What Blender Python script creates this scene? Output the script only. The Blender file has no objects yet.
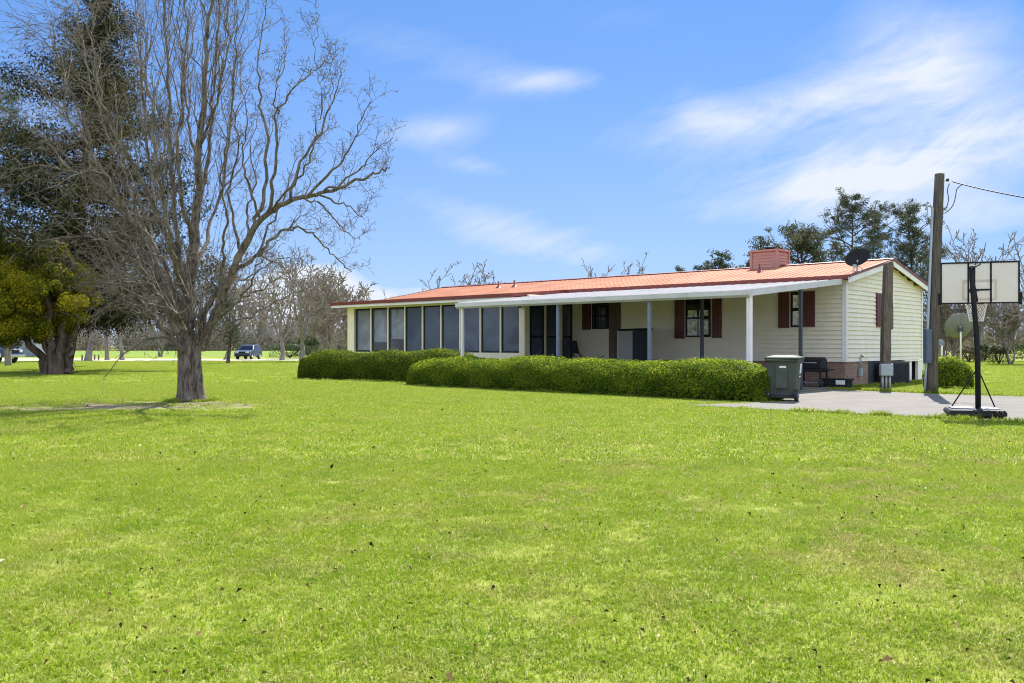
import bpy, bmesh, math, random
import numpy as np
from mathutils import Vector, Matrix

random.seed(7)
RNG = np.random.default_rng(11)
S = bpy.context.scene
COL = S.collection

# ------------------------------------------------------------------ camera
H_EYE, F_PX, PXC, PYH = 1.4, 900.0, 512.0, 346.0
cam_d = bpy.data.cameras.new("camera"); cam = bpy.data.objects.new("camera", cam_d); COL.objects.link(cam)
cam.location = (0, 0, H_EYE); cam.rotation_euler = (math.radians(90), 0, 0)
cam_d.sensor_width = 36; cam_d.lens = F_PX / 1024 * 36; cam_d.shift_y = (PYH - 341.5) / 1024
cam_d.clip_start = 0.1; cam_d.clip_end = 5000
S.camera = cam

# ------------------------------------------------------------------ light
SUN_AZ, SUN_EL = math.radians(24.0), math.radians(49.5)
sun_dir = Vector((math.sin(SUN_AZ)*math.cos(SUN_EL), math.cos(SUN_AZ)*math.cos(SUN_EL), math.sin(SUN_EL)))
sd = bpy.data.lights.new("sun", 'SUN'); sun = bpy.data.objects.new("sun", sd); COL.objects.link(sun)
sd.energy = 5.0; sd.angle = math.radians(0.5); sd.color = (1.0, 0.955, 0.88)
sun.rotation_euler = sun_dir.to_track_quat('Z', 'Y').to_euler(); sun.location = (30, 60, 60)
S.view_settings.view_transform = 'Standard'; S.view_settings.look = 'None'
S.view_settings.exposure = 1.1; S.view_settings.gamma = 1.0; S.view_settings.use_curve_mapping = False

W = bpy.data.worlds.new("World"); S.world = W; W.use_nodes = True
wt = W.node_tree; wt.nodes.clear()
def wn(t, **k):
    n = wt.nodes.new(t)
    for a, b in k.items(): setattr(n, a, b)
    return n
def wmath(op, a, b=None, c=None, clamp=False):
    n = wn('ShaderNodeMath', operation=op); n.use_clamp = clamp
    for i, v in enumerate((a, b, c)):
        if v is None: continue
        if hasattr(v, 'is_linked'): wt.links.new(v, n.inputs[i])
        else: n.inputs[i].default_value = v
    return n.outputs[0]
sky = wn('ShaderNodeTexSky', sky_type='NISHITA'); sky.sun_disc = False
sky.sun_elevation = SUN_EL; sky.sun_rotation = SUN_AZ
sky.air_density = 1.0; sky.dust_density = 0.25; sky.ozone_density = 3.0; sky.altitude = 50
tint = wn('ShaderNodeMix', data_type='RGBA', blend_type='MULTIPLY'); tint.inputs[0].default_value = 1
wt.links.new(sky.outputs[0], tint.inputs[6]); tint.inputs[7].default_value = (0.20, 0.40, 0.68, 1)
flat = wn('ShaderNodeMix', data_type='RGBA'); flat.inputs[0].default_value = .5; wt.links.new(tint.outputs[2], flat.inputs[6]); flat.inputs[7].default_value = (0.58, 1.84, 4.35, 1)
tc = wn('ShaderNodeTexCoord'); sep = wn('ShaderNodeSeparateXYZ'); wt.links.new(tc.outputs['Generated'], sep.inputs[0])
yy = wmath('MAXIMUM', wmath('ABSOLUTE', sep.outputs[1]), 0.02)
cu = wmath('DIVIDE', sep.outputs[0], yy); cv = wmath('DIVIDE', sep.outputs[2], yy)
# wispy noise, stretched along gentle diagonals
def cloud_noise(rot, sx, sy, scale, detail=6, dist=0.4, rough=0.55):
    cmb = wn('ShaderNodeCombineXYZ')
    c, s = math.cos(rot), math.sin(rot)
    a = wmath('ADD', wmath('MULTIPLY', cu, c*sx), wmath('MULTIPLY', cv, s*sx))
    b = wmath('ADD', wmath('MULTIPLY', cu, -s*sy), wmath('MULTIPLY', cv, c*sy))
    wt.links.new(a, cmb.inputs[0]); wt.links.new(b, cmb.inputs[1])
    n = wn('ShaderNodeTexNoise'); n.inputs['Scale'].default_value = scale; n.inputs['Detail'].default_value = detail
    n.inputs['Roughness'].default_value = rough; n.inputs['Distortion'].default_value = dist
    wt.links.new(cmb.outputs[0], n.inputs['Vector']); return n.outputs[0]
wisp = cloud_noise(math.radians(14), 1.0, 2.6, 3.2, 7, 0.9)
fine = cloud_noise(math.radians(20), .9, 2.6, 7.0, 12, 1.8, .66)
fib = cloud_noise(math.radians(28), .9, 3.6, 16.0, 10, 1.2, .7)
def blob(px, py, wx, wy, rot, power):
    u0, v0 = (px-512)/900, (346-py)/900
    c, s = math.cos(rot), math.sin(rot)
    du = wmath('SUBTRACT', cu, u0); dv = wmath('SUBTRACT', cv, v0)
    a = wmath('DIVIDE', wmath('ADD', wmath('MULTIPLY', du, c), wmath('MULTIPLY', dv, s)), wx/900)
    b = wmath('DIVIDE', wmath('ADD', wmath('MULTIPLY', du, -s), wmath('MULTIPLY', dv, c)), wy/900)
    d2 = wmath('ADD', wmath('MULTIPLY', a, a), wmath('MULTIPLY', b, b))
    return wmath('MULTIPLY', wmath('POWER', 2.718, wmath('MULTIPLY', d2, -1.0)), power)
R = math.radians
CLOUDS = [(545, 80, 52, 11, R(2), .62), (435, 132, 46, 15, R(3), .62), (470, 165, 40, 11, R(-8), .42),
          (930, 62, 70, 46, R(-35), .55), (960, 40, 130, 60, R(0), .25), (750, 115, 120, 24, R(12), .66), (985, 140, 190, 50, R(10), .70),
          (880, 172, 110, 20, R(10), .5), (520, 235, 170, 20, R(-18), .30), (430, 55, 130, 26, R(-14), .2), (60, 130, 120, 90, R(0), .3),
          (930, 215, 190, 30, R(0), .5), (780, 180, 260, 60, R(14), .26), (470, 110, 300, 70, R(-12), .17), (650, 30, 220, 40, R(-15), .16), (860, 85, 110, 34, R(24), .40), (700, 112, 50, 22, R(-25), .4), (905, 160, 150, 34, R(14), .35), (600, 258, 240, 26, R(-4), .28), (480, 215, 140, 40, R(-14), .22)]
acc = None
for c in CLOUDS:
    v = blob(*c); acc = v if acc is None else wmath('ADD', acc, v)
thr = wmath('SUBTRACT', wmath('ADD', wmath('ADD', wmath('MULTIPLY', wisp, 1.5), wmath('MULTIPLY', fine, .75)), wmath('MULTIPLY', fib, .22)), .62, clamp=True)
m1 = wmath('MULTIPLY', wmath('MULTIPLY', acc, thr), 1.28, clamp=True)
# low cumulus along the horizon on the left
cum = cloud_noise(0, 1.0, 1.4, 16.0, 5, 0.2)
cb = wmath('ADD', blob(318, 290, 50, 27, 0, 1.5), wmath('ADD', blob(375, 300, 26, 11, 0, 1.0), wmath('ADD', blob(425, 291, 30, 9, 0, .7), blob(270, 310, 60, 32, 0, 1.2))))
m2 = wmath('MULTIPLY', wmath('SUBTRACT', wmath('ADD', cb, wmath('MULTIPLY', cum, 0.9)), 0.78), 3.0, clamp=True)
m2 = wmath('MULTIPLY', m2, wmath('MINIMUM', cb, 1.0), clamp=True)
# thin veil that pales the sky towards the horizon
veil = wmath('MULTIPLY', wmath('POWER', 2.718, wmath('MULTIPLY', cv, -4.6)), 0.58, clamp=True)
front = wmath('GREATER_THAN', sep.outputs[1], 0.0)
back = wmath('MULTIPLY', wmath('SUBTRACT', wisp, .30), 4.0, clamp=True)  # dense cloud added behind the camera, unseen, to fill the shaded fronts
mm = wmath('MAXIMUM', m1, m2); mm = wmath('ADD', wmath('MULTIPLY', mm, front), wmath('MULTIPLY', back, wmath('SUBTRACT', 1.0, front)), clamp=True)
mm = wmath('MAXIMUM', mm, veil)
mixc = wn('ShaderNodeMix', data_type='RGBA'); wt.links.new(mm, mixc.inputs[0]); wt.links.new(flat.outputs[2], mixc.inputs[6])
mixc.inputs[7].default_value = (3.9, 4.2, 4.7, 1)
brt = wn('ShaderNodeVectorMath', operation='SCALE'); wt.links.new(mixc.outputs[2], brt.inputs[0]); wt.links.new(wmath('ADD', 1.0, wmath('MULTIPLY', wmath('SUBTRACT', 1.0, front), .9)), brt.inputs[3])  # unseen rear sky scaled up as extra fill on camera-facing walls
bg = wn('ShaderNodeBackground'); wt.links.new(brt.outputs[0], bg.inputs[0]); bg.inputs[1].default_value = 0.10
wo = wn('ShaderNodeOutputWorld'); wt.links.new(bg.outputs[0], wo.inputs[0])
S.cycles.filter_width = 1.05
S.cycles.max_bounces = 6; S.cycles.transparent_max_bounces = 12

# ------------------------------------------------------------------ helpers
def tag(o, label=None, cat=None, group=None, kind=None):
    if label: o['label'] = label
    if cat: o['category'] = cat
    if group: o['group'] = group
    if kind: o['kind'] = kind
    return o
def empty(name, loc, rz=0):
    o = bpy.data.objects.new(name, None); COL.objects.link(o)
    o.location = loc; o.rotation_euler = (0, 0, rz); o.empty_display_size = .3; return o
def link_mesh(name, me, mat, parent=None):
    if mat: me.materials.append(mat)
    o = bpy.data.objects.new(name, me); COL.objects.link(o)
    if parent: o.parent = parent
    return o
def G(px, py):                         # ground point seen at a pixel
    Y = H_EYE*F_PX/(py-PYH); return Vector(((px-PXC)/F_PX*Y, Y, 0))
def P(px, py, Y):
    return Vector(((px-PXC)/F_PX*Y, Y, H_EYE+(PYH-py)/F_PX*Y))

class MB:
    def __init__(s): s.v = []; s.f = []; s.sm = []
    def add(s, vs, fs, smooth=False):
        b = len(s.v); s.v += [tuple(v) for v in vs]; s.f += [tuple(i+b for i in f) for f in fs]; s.sm += [smooth]*len(fs); return s
    def box(s, a, b, M=None):
        x0, y0, z0 = a; x1, y1, z1 = b
        vs = [Vector(p) for p in ((x0,y0,z0),(x1,y0,z0),(x1,y1,z0),(x0,y1,z0),(x0,y0,z1),(x1,y0,z1),(x1,y1,z1),(x0,y1,z1))]
        if M: vs = [M @ v for v in vs]
        return s.add(vs, [(3,2,1,0),(4,5,6,7),(0,1,5,4),(1,2,6,5),(2,3,7,6),(3,0,4,7)])
    def prism(s, prof, ax, a, b, M=None):        # profile in the two other axes, extruded along ax
        def mk(p, t):
            if ax == 'x': return Vector((t, p[0], p[1]))
            if ax == 'y': return Vector((p[0], t, p[1]))
            return Vector((p[0], p[1], t))
        n = len(prof); vs = [mk(p, a) for p in prof]+[mk(p, b) for p in prof]
        if M: vs = [M @ v for v in vs]
        fs = [(i, (i+1) % n, n+(i+1) % n, n+i) for i in range(n)]+[tuple(range(n-1, -1, -1)), tuple(range(n, 2*n))]
        return s.add(vs, fs)
    def tube(s, pts, rad, n=10, cap=True, M=None):
        pts = [Vector(p) for p in pts]; k = len(pts)
        if not hasattr(rad, '__len__'): rad = [rad]*k
        vs = []; 
        for i, p in enumerate(pts):
            t = (pts[min(i+1, k-1)]-pts[max(i-1, 0)]).normalized()
            ref = Vector((0, 1, 0)) if abs(t.y) < .8 else Vector((1, 0, 0))
            a = t.cross(ref).normalized(); b = t.cross(a)
            for j in range(n):
                q = 2*math.pi*j/n; vs.append(p+(a*math.cos(q)+b*math.sin(q))*rad[i])
        fs = [(i*n+j, i*n+(j+1) % n, (i+1)*n+(j+1) % n, (i+1)*n+j) for i in range(k-1) for j in range(n)]
        if M: vs = [M @ v for v in vs]
        b0 = len(s.v); s.add(vs, fs, True)
        if cap: s.f += [tuple(b0+j for j in range(n)), tuple(b0+(k-1)*n+j for j in range(n-1, -1, -1))]; s.sm += [False, False]
        return s
    def lathe(s, prof, c, axis='z', n=20, M=None):
        vs = []
        for r, h in prof:
            for j in range(n):
                q = 2*math.pi*j/n; x, y = r*math.cos(q), r*math.sin(q)
                p = {'z': (x, y, h), 'x': (h, x, y), 'y': (x, h, y)}[axis]
                vs.append(Vector(p)+Vector(c))
        if M: vs = [M @ v for v in vs]
        k = len(prof)
        return s.add(vs, [(i*n+j, i*n+(j+1) % n, (i+1)*n+(j+1) % n, (i+1)*n+j) for i in range(k-1) for j in range(n)], True)
    def build(s, name, mat, parent=None, bevel=0, seg=2):
        me = bpy.data.meshes.new(name); me.from_pydata(s.v, [], s.f); me.update()
        me.polygons.foreach_set('use_smooth', s.sm)
        bm = bmesh.new(); bm.from_mesh(me)
        if bevel:
            bmesh.ops.remove_doubles(bm, verts=bm.verts, dist=1e-5)
            es = [e for e in bm.edges if len(e.link_faces) == 2 and e.calc_face_angle(0) > .5]
            bmesh.ops.bevel(bm, geom=es, offset=bevel, segments=seg, affect='EDGES', profile=.6, clamp_overlap=True)
        bmesh.ops.recalc_face_normals(bm, faces=bm.faces); bm.to_mesh(me); bm.free()
        return link_mesh(name, me, mat, parent)

def np_mesh(name, V, Fc, mat, parent=None, attr=None, smooth=False, k=4):
    me = bpy.data.meshes.new(name)
    V = np.ascontiguousarray(V, dtype=np.float32); Fc = np.ascontiguousarray(Fc, dtype=np.int32)
    me.vertices.add(len(V)); me.vertices.foreach_set('co', V.ravel())
    me.loops.add(Fc.size); me.loops.foreach_set('vertex_index', Fc.ravel())
    me.polygons.add(len(Fc)); me.polygons.foreach_set('loop_start', np.arange(0, Fc.size, Fc.shape[1], dtype=np.int32))
    try: me.polygons.foreach_set('loop_total', np.full(len(Fc), Fc.shape[1], dtype=np.int32))
    except Exception: pass
    if smooth: me.polygons.foreach_set('use_smooth', np.ones(len(Fc), dtype=bool))
    if attr is not None:
        a = me.attributes.new('rnd', 'FLOAT', 'POINT'); a.data.foreach_set('value', np.ascontiguousarray(attr, dtype=np.float32))
    me.update(calc_edges=True); me.validate()
    return link_mesh(name, me, mat, parent)

def leaf_arrays(C, N, size, aspect=.55, jitter=1.0, rng=RNG, attr=None, fold=.15):
    """one small folded leaf (quad) per centre; N = preferred facing"""
    n = len(C); size = np.broadcast_to(size, (n,))[:, None]
    d = N + rng.normal(0, jitter, (n, 3)); d /= np.linalg.norm(d, axis=1)[:, None]+1e-9
    t = rng.normal(0, 1, (n, 3)); t -= (t*d).sum(1)[:, None]*d; t /= np.linalg.norm(t, axis=1)[:, None]+1e-9
    b = np.cross(d, t)
    v0 = C - t*size*.5; v2 = C + t*size*.5
    v1 = C + b*size*.5*aspect + d*size*fold; v3 = C - b*size*.5*aspect + d*size*fold
    V = np.stack([v0, v1, v2, v3], 1).reshape(-1, 3)
    F = np.arange(4*n).reshape(-1, 4)
    r = rng.random(n) if attr is None else attr
    return V, F, np.repeat(r, 4)

def tubes_arrays(polys, sides_fn):
    groups = {}
    for pts, rad in polys:
        k = (len(pts), sides_fn(rad[0])); groups.setdefault(k, []).append((pts, rad))
    Vs, Fs, off = [], [], 0
    for (k, n), L in groups.items():
        A = np.array([p for p, _ in L]); Rr = np.array([r for _, r in L])     # (m,k,3),(m,k)
        T = np.gradient(A, axis=1); T /= np.linalg.norm(T, axis=2, keepdims=True)+1e-9
        ref = np.where(np.abs(T[..., 1:2]) < .8, np.array([0, 1, 0.]), np.array([1, 0, 0.]))
        a = np.cross(T, ref); a /= np.linalg.norm(a, axis=2, keepdims=True)+1e-9; b = np.cross(T, a)
        q = np.arange(n)*2*math.pi/n
        V = A[:, :, None, :] + (a[:, :, None, :]*np.cos(q)[None, None, :, None]+b[:, :, None, :]*np.sin(q)[None, None, :, None])*Rr[:, :, None, None]
        m = len(L); idx = np.arange(m*k*n).reshape(m, k, n)
        f = np.stack([idx[:, :-1], np.roll(idx, -1, 2)[:, :-1], np.roll(idx, -1, 2)[:, 1:], idx[:, 1:]], -1).reshape(-1, 4)
        Vs.append(V.reshape(-1, 3)); Fs.append(f+off); off += m*k*n
    return np.concatenate(Vs), np.concatenate(Fs)

# ------------------------------------------------------------------ materials
def new_mat(name):
    m = bpy.data.materials.new(name); m.use_nodes = True; nt = m.node_tree; nt.nodes.clear()
    return m, nt
class NT:
    def __init__(s, nt): s.nt = nt
    def n(s, t, ins=None, **k):
        x = s.nt.nodes.new(t)
        for a, b in k.items(): setattr(x, a, b)
        for kk, v in (ins or {}).items():
            if hasattr(v, 'is_linked'): s.nt.links.new(v, x.inputs[kk])
            else: x.inputs[kk].default_value = v
        return x
    def ramp(s, fac, stops):
        r = s.n('ShaderNodeValToRGB', {0: fac}); e = r.color_ramp.elements
        while len(e) < len(stops): e.new(.5)
        for el, (p, c) in zip(e, stops): el.position = p; el.color = (*c, 1)
        return r.outputs[0]
    def noise(s, scale, detail=4, vec=None, rough=.55, dist=0):
        i = {'Scale': scale, 'Detail': detail, 'Roughness': rough, 'Distortion': dist}
        if vec is not None: i['Vector'] = vec
        return s.n('ShaderNodeTexNoise', i).outputs[0]
    def mix(s, f, a, b, mode='MIX'):
        x = s.n('ShaderNodeMix', data_type='RGBA', blend_type=mode)
        for k, v in ((0, f), (6, a), (7, b)):
            if hasattr(v, 'is_linked'): s.nt.links.new(v, x.inputs[k])
            else: x.inputs[k].default_value = v if k == 0 else (*v, 1)
        return x.outputs[2]
    def m(s, op, a, b=0.0, clamp=False):
        x = s.n('ShaderNodeMath', {0: a, 1: b}, operation=op); x.use_clamp = clamp; return x.outputs[0]
    def out(s, sh): s.n('ShaderNodeOutputMaterial', {0: sh})

def M(name, col, rough=.6, var=.12, scale=6, bump=0, bscale=40, metal=0, spec=.4, stain=None, st_scale=1.5, st_amt=.5, stretch=None):
    m, nt = new_mat(name); N = NT(nt)
    co = N.n('ShaderNodeTexCoord').outputs['Object']
    if stretch: co = N.n('ShaderNodeMapping', {0: co, 3: stretch}).outputs[0]
    f = N.noise(scale, 5, co)
    lo = tuple(c*(1-var) for c in col); hi = tuple(min(1, c*(1+var)) for c in col)
    c = N.ramp(f, [(.3, lo), (.7, hi)])
    if stain:
        g = N.noise(st_scale, 6, co, .65); g = N.m('MULTIPLY', N.m('SUBTRACT', g, .5, True), st_amt*5, True)
        c = N.mix(g, c, stain)
    p = N.n('ShaderNodeBsdfPrincipled', {'Base Color': c, 'Roughness': rough, 'Metallic': metal, 'Specular IOR Level': spec})
    if bump:
        b = N.n('ShaderNodeBump', {'Strength': bump, 'Distance': .02, 'Height': N.noise(bscale, 4, co)})
        nt.links.new(b.outputs[0], p.inputs['Normal'])
    N.out(p.outputs[0]); return m
def leaf_mat(name, stops, trans=.35, rough=.45, patch=None, spec=.3, glow=None):
    m, nt = new_mat(name); N = NT(nt)
    a = N.n('ShaderNodeAttribute', attribute_name='rnd').outputs['Fac']
    c = N.ramp(a, stops)
    if patch:
        f = N.noise(patch[0], 3, N.n('ShaderNodeNewGeometry').outputs['Position'])
        c = N.mix(N.m('MULTIPLY', N.m('SUBTRACT', f, .47), 5, True), c, patch[1], 'MULTIPLY')
    p = N.n('ShaderNodeBsdfPrincipled', {'Base Color': c, 'Roughness': rough, 'Specular IOR Level': spec})
    t = N.n('ShaderNodeBsdfTranslucent', {0: N.mix(1.0, c, glow, 'MULTIPLY') if glow else c})
    N.out(N.n('ShaderNodeMixShader', {0: trans, 1: p.outputs[0], 2: t.outputs[0]}).outputs[0]); return m

def bark(name, dark, light, scale=9, rough=.9):
    m, nt = new_mat(name); N = NT(nt)
    co = N.n('ShaderNodeTexCoord').outputs['Object']
    mp = N.n('ShaderNodeMapping', {0: co, 3: (1, 1, .22)}).outputs[0]
    f = N.noise(scale, 7, mp, .65, .5); g = N.noise(2.2, 4, co)
    c = N.ramp(f, [(.36, dark), (.62, light)])
    c = N.mix(N.m('MULTIPLY', N.m('SUBTRACT', g, .52, True), 3, True), c, tuple(x*1.25 for x in light))
    b = N.n('ShaderNodeBump', {'Strength': .9, 'Distance': .05, 'Height': f})
    p = N.n('ShaderNodeBsdfPrincipled', {'Base Color': c, 'Roughness': rough, 'Specular IOR Level': .15, 'Normal': b.outputs[0]})
    N.out(p.outputs[0]); return m

MAT = {}
MAT['bark'] = bark('grey_bark', (.045, .036, .029), (.215, .175, .145), 16)
MAT['twig'] = bark('twig_bark', (.06, .048, .04), (.22, .185, .155), 10)
MAT['cedar_bark'] = bark('cedar_bark', (.035, .026, .020), (.13, .095, .075), 6)
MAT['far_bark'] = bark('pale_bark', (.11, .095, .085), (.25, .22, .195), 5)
MAT['cream'] = M('cream_siding', (.76, .68, .55), .55, .05, 3, .08, 20, stain=(.58, .52, .41), st_scale=.9, st_amt=.25)
MAT['trim_cream'] = M('cream_trim', (.80, .70, .50), .5, .06, 5)
MAT['white'] = M('white_paint', (.76, .71, .69), .5, .06, 3, stain=(.5, .48, .43), st_scale=1.2, st_amt=.3)
MAT['white_metal'] = M('white_awning_metal', (.54, .515, .50), .45, .05, 2, stain=(.40, .385, .35), st_scale=.7, st_amt=.7)
MAT['red_roof'] = M('red_metal_roof', (.38, .16, .09), .8, .18, .8, stain=(.48, .26, .17), st_scale=.6, st_amt=.7, spec=.12)
MAT['red_trim'] = M('dark_red_trim', (.17, .035, .028), .45, .12, 3)
MAT['shutter'] = M('maroon_shutter', (.10, .022, .026), .45, .12, 4)
MAT['chim'] = M('salmon_siding', (.41, .19, .155), .55, .08, 3)
MAT['screen'] = M('dark_insect_screen', (.045, .055, .08), .55, .15, 1.2, spec=.3)
MAT['black'] = M('black_paint', (.012, .012, .014), .6, .2, 8, spec=.15)
MAT['blackp'] = M('black_plastic', (.018, .018, .021), .6, .2, 8, spec=.2)
MAT['darkgrey'] = M('dark_grey_steel', (.045, .05, .06), .6, .15, 6)
MAT['bluegrey'] = M('blue_grey_steel', (.16, .185, .235), .5, .12, 5)
MAT['grey'] = M('grey_steel', (.33, .36, .40), .45, .1, 6, stain=(.2, .19, .18), st_scale=3, st_amt=.3)
MAT['panel'] = M('slate_blue_box', (.085, .105, .14), .6, .12, 5, spec=.2)
MAT['wood'] = M('weathered_wood', (.14, .112, .088), .9, .45, 5, .8, 24, stretch=(6, 6, .5), spec=.1)
MAT['wood_dark'] = M('dark_brown_post_wood', (.075, .055, .045), .9, .35, 5, .6, 24, stretch=(6, 6, .5), spec=.1)
MAT['wood_grey'] = M('weathered_pole_wood', (.10, .085, .067), .9, .45, 5, .8, 24, stretch=(7, 7, .4), spec=.1)
MAT['bin'] = M('dark_green_plastic', (.062, .074, .056), .6, .15, 4, spec=.2)
MAT['rubber'] = M('black_rubber', (.02, .02, .02), .8, .2, 10)
MAT['label'] = M('white_sticker', (.7, .7, .68), .6, .1, 30)
MAT['orange'] = M('orange_steel', (.45, .12, .04), .5, .1, 8)
MAT['net'] = M('white_net_cord', (.72, .7, .66), .8, .1, 8)
MAT['shed'] = M('pale_metal_siding', (.42, .44, .48), .5, .08, 1)
MAT['car'] = M('blue_car_paint', (.05, .07, .12), .38, .08, 1, spec=.35)
MAT['truckb'] = M('dark_blue_paint', (.03, .05, .11), .4, .1, 1, spec=.3)
MAT['truckc'] = M('cream_paint', (.55, .50, .38), .3, .08, 1, spec=.6)
MAT['chrome'] = M('bright_metal', (.6, .6, .6), .25, .05, 2, metal=.9)
MAT['dish'] = M('grey_green_dish', (.15, .155, .135), .7, .1, 2)
MAT['lightlens'] = M('clear_lamp_lens', (.6, .6, .58), .2, .05, 4, spec=.7)
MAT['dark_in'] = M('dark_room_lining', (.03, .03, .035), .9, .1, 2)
MAT['blind'] = M('pale_blind', (.78, .80, .84), .7, .08, 2)
MAT['cabinet'] = M('pale_grey_door', (.30, .30, .29), .6, .1, 3)
MAT['darkblue'] = M('dark_blue_panel', (.025, .03, .05), .6, .15, 3)
MAT['curtain_reflection'] = M('pale_curtain_reflection', (.74, .67, .58), .8, .6, 9)  # curtain colour, brightened and mottled to paint in the window reflections

def glass_mat(name, col, rough=.06):
    m, nt = new_mat(name); N = NT(nt)
    p = N.n('ShaderNodeBsdfPrincipled', {'Base Color': (*col, 1), 'Roughness': rough, 'Specular IOR Level': .6})
    N.out(p.outputs[0]); return m
MAT['glass'] = glass_mat('dark_window_glass', (.012, .014, .018))
def screen_mat(name, col, alpha):
    m, nt = new_mat(name); N = NT(nt)
    p = N.n('ShaderNodeBsdfPrincipled', {'Base Color': (*col, 1), 'Roughness': .16, 'Specular IOR Level': .5})
    t = N.n('ShaderNodeBsdfTransparent')
    f = N.noise(.75, 4, N.n('ShaderNodeNewGeometry').outputs['Position'], .6, .8)
    alpha = N.m('MULTIPLY', N.m('ADD', N.m('MULTIPLY', N.m('SUBTRACT', f, .5), 2.2), 1.0), alpha, True)
    N.out(N.n('ShaderNodeMixShader', {0: alpha, 1: t.outputs[0], 2: p.outputs[0]}).outputs[0]); return m
MAT['mesh_screen'] = screen_mat('dark_mesh_screen', (.105, .125, .19), .50)
MAT['thin_screen'] = screen_mat('thin_mesh_screen', (.16, .175, .21), .30)
def acrylic_mat(name='cloudy_acrylic', c=(.46, .445, .405, 1)):
    m, nt = new_mat(name); N = NT(nt)
    a = N.n('ShaderNodeMixShader', {0: .55, 1: N.n('ShaderNodeBsdfPrincipled', {'Base Color': c, 'Roughness': .3}).outputs[0], 2: N.n('ShaderNodeBsdfTranslucent', {0: c}).outputs[0]})
    N.out(N.n('ShaderNodeMixShader', {0: .70, 1: N.n('ShaderNodeBsdfTransparent').outputs[0], 2: a.outputs[0]}).outputs[0]); return m
MAT['acrylic'] = acrylic_mat(); MAT['tape'] = acrylic_mat('white_court_tape', (.85, .80, .72, 1))

def brick_mat():
    m, nt = new_mat('red_brick'); N = NT(nt)
    co = N.n('ShaderNodeTexCoord').outputs['UV']
    b = N.n('ShaderNodeTexBrick', {'Vector': co, 'Color1': (.20, .075, .05, 1), 'Color2': (.30, .16, .11, 1), 'Mortar': (.34, .31, .27, 1),
            'Scale': 1.0, 'Mortar Size': .006, 'Brick Width': .21, 'Row Height': .075})
    c = N.mix(N.m('MULTIPLY', N.noise(2.0, 4, co), .6), b.outputs[0], (.30, .22, .17))
    bp = N.n('ShaderNodeBump', {'Strength': .5, 'Distance': .01, 'Height': b.outputs[1]}); bp.invert = True
    p = N.n('ShaderNodeBsdfPrincipled', {'Base Color': c, 'Roughness': .85, 'Normal': bp.outputs[0]}); N.out(p.outputs[0]); return m
MAT['brick'] = brick_mat()

def lawn_color(N, pos, thatch=.55):
    """turf colours: lime, deeper green, straw patches"""
    big = N.noise(.22, 4, pos, .6, .3); mid = N.noise(1.3, 5, pos, .62, .2); fine = N.noise(16, 5, pos, .7)
    c = N.ramp(mid, [(.3, (.20, .31, .015)), (.52, (.272, .366, .022)), (.72, (.325, .395, .034))])
    c = N.mix(N.m('MULTIPLY', N.m('SUBTRACT', big, .50, True), 1.6, True), c, (.31, .345, .045))
    th = N.noise(.55, 6, pos, .72, .6); tf = N.noise(3.1, 4, pos, .65)
    tm = N.m('MULTIPLY', N.m('SUBTRACT', N.m('ADD', N.m('MULTIPLY', th, .6), N.m('MULTIPLY', tf, .4)), .50, True), 7, True)
    pd = N.n('ShaderNodeVectorMath', {0: N.n('ShaderNodeVectorMath', {0: pos, 1: (4.2, 8.5, 0)}, operation='SUBTRACT').outputs[0], 1: (1/6.5, 1/5.0, 0)}, operation='MULTIPLY').outputs[0]
    worn = N.m('SUBTRACT', 1.15, N.n('ShaderNodeVectorMath', {0: pd}, operation='LENGTH').outputs['Value'], True)
    c = N.mix(N.m('MULTIPLY', tm, N.m('ADD', N.m('MULTIPLY', worn, .75, True), .34)), c, (.40, .31, .14))
    dk = N.noise(2.3, 5, pos, .7, .4); c = N.mix(N.m('MULTIPLY', N.m('SUBTRACT', dk, .56, True), 3.5, True), c, (.15, .23, .016))
    return c, fine, mid
def ground_mat():
    m, nt = new_mat('lawn_soil'); N = NT(nt)
    pos = N.n('ShaderNodeNewGeometry').outputs['Position']
    c, fine, mid = lawn_color(N, pos)
    c = N.mix(.45, c, (.19, .17, .06))
    c = N.mix(N.m('MULTIPLY', N.m('SUBTRACT', fine, .52, True), 4, True), c, (.34, .32, .12))
    c = N.mix(N.m('MULTIPLY', N.m('SUBTRACT', .44, fine, True), 5, True), c, (.12, .20, .012))
    # bare, littered ground below the two old trees
    for (x, y, rx, ry, k) in ((-8.6, 21.4, 4.6, 2.1, 1.0), (-23.5, 44.5, 4.2, 2.2, .9), (-9.5, 20.2, 6.5, 1.1, .45)):
        d = N.n('ShaderNodeVectorMath', {0: pos, 1: (x, y, 0)}, operation='SUBTRACT').outputs[0]
        d = N.n('ShaderNodeVectorMath', {0: d, 1: (1/rx, 1/ry, 0)}, operation='MULTIPLY').outputs[0]
        ln = N.n('ShaderNodeVectorMath', {0: d}, operation='LENGTH').outputs['Value']
        e = N.m('SUBTRACT', N.m('ADD', N.m('MULTIPLY', mid, .9), .38), ln)
        c = N.mix(N.m('MULTIPLY', e, 1.7*k, True), c, (.25, .20, .14))
    b = N.n('ShaderNodeBump', {'Strength': .8, 'Distance': .05, 'Height': fine})
    p = N.n('ShaderNodeBsdfPrincipled', {'Base Color': c, 'Roughness': .9, 'Specular IOR Level': .1, 'Normal': b.outputs[0]})
    N.out(p.outputs[0]); return m
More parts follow.
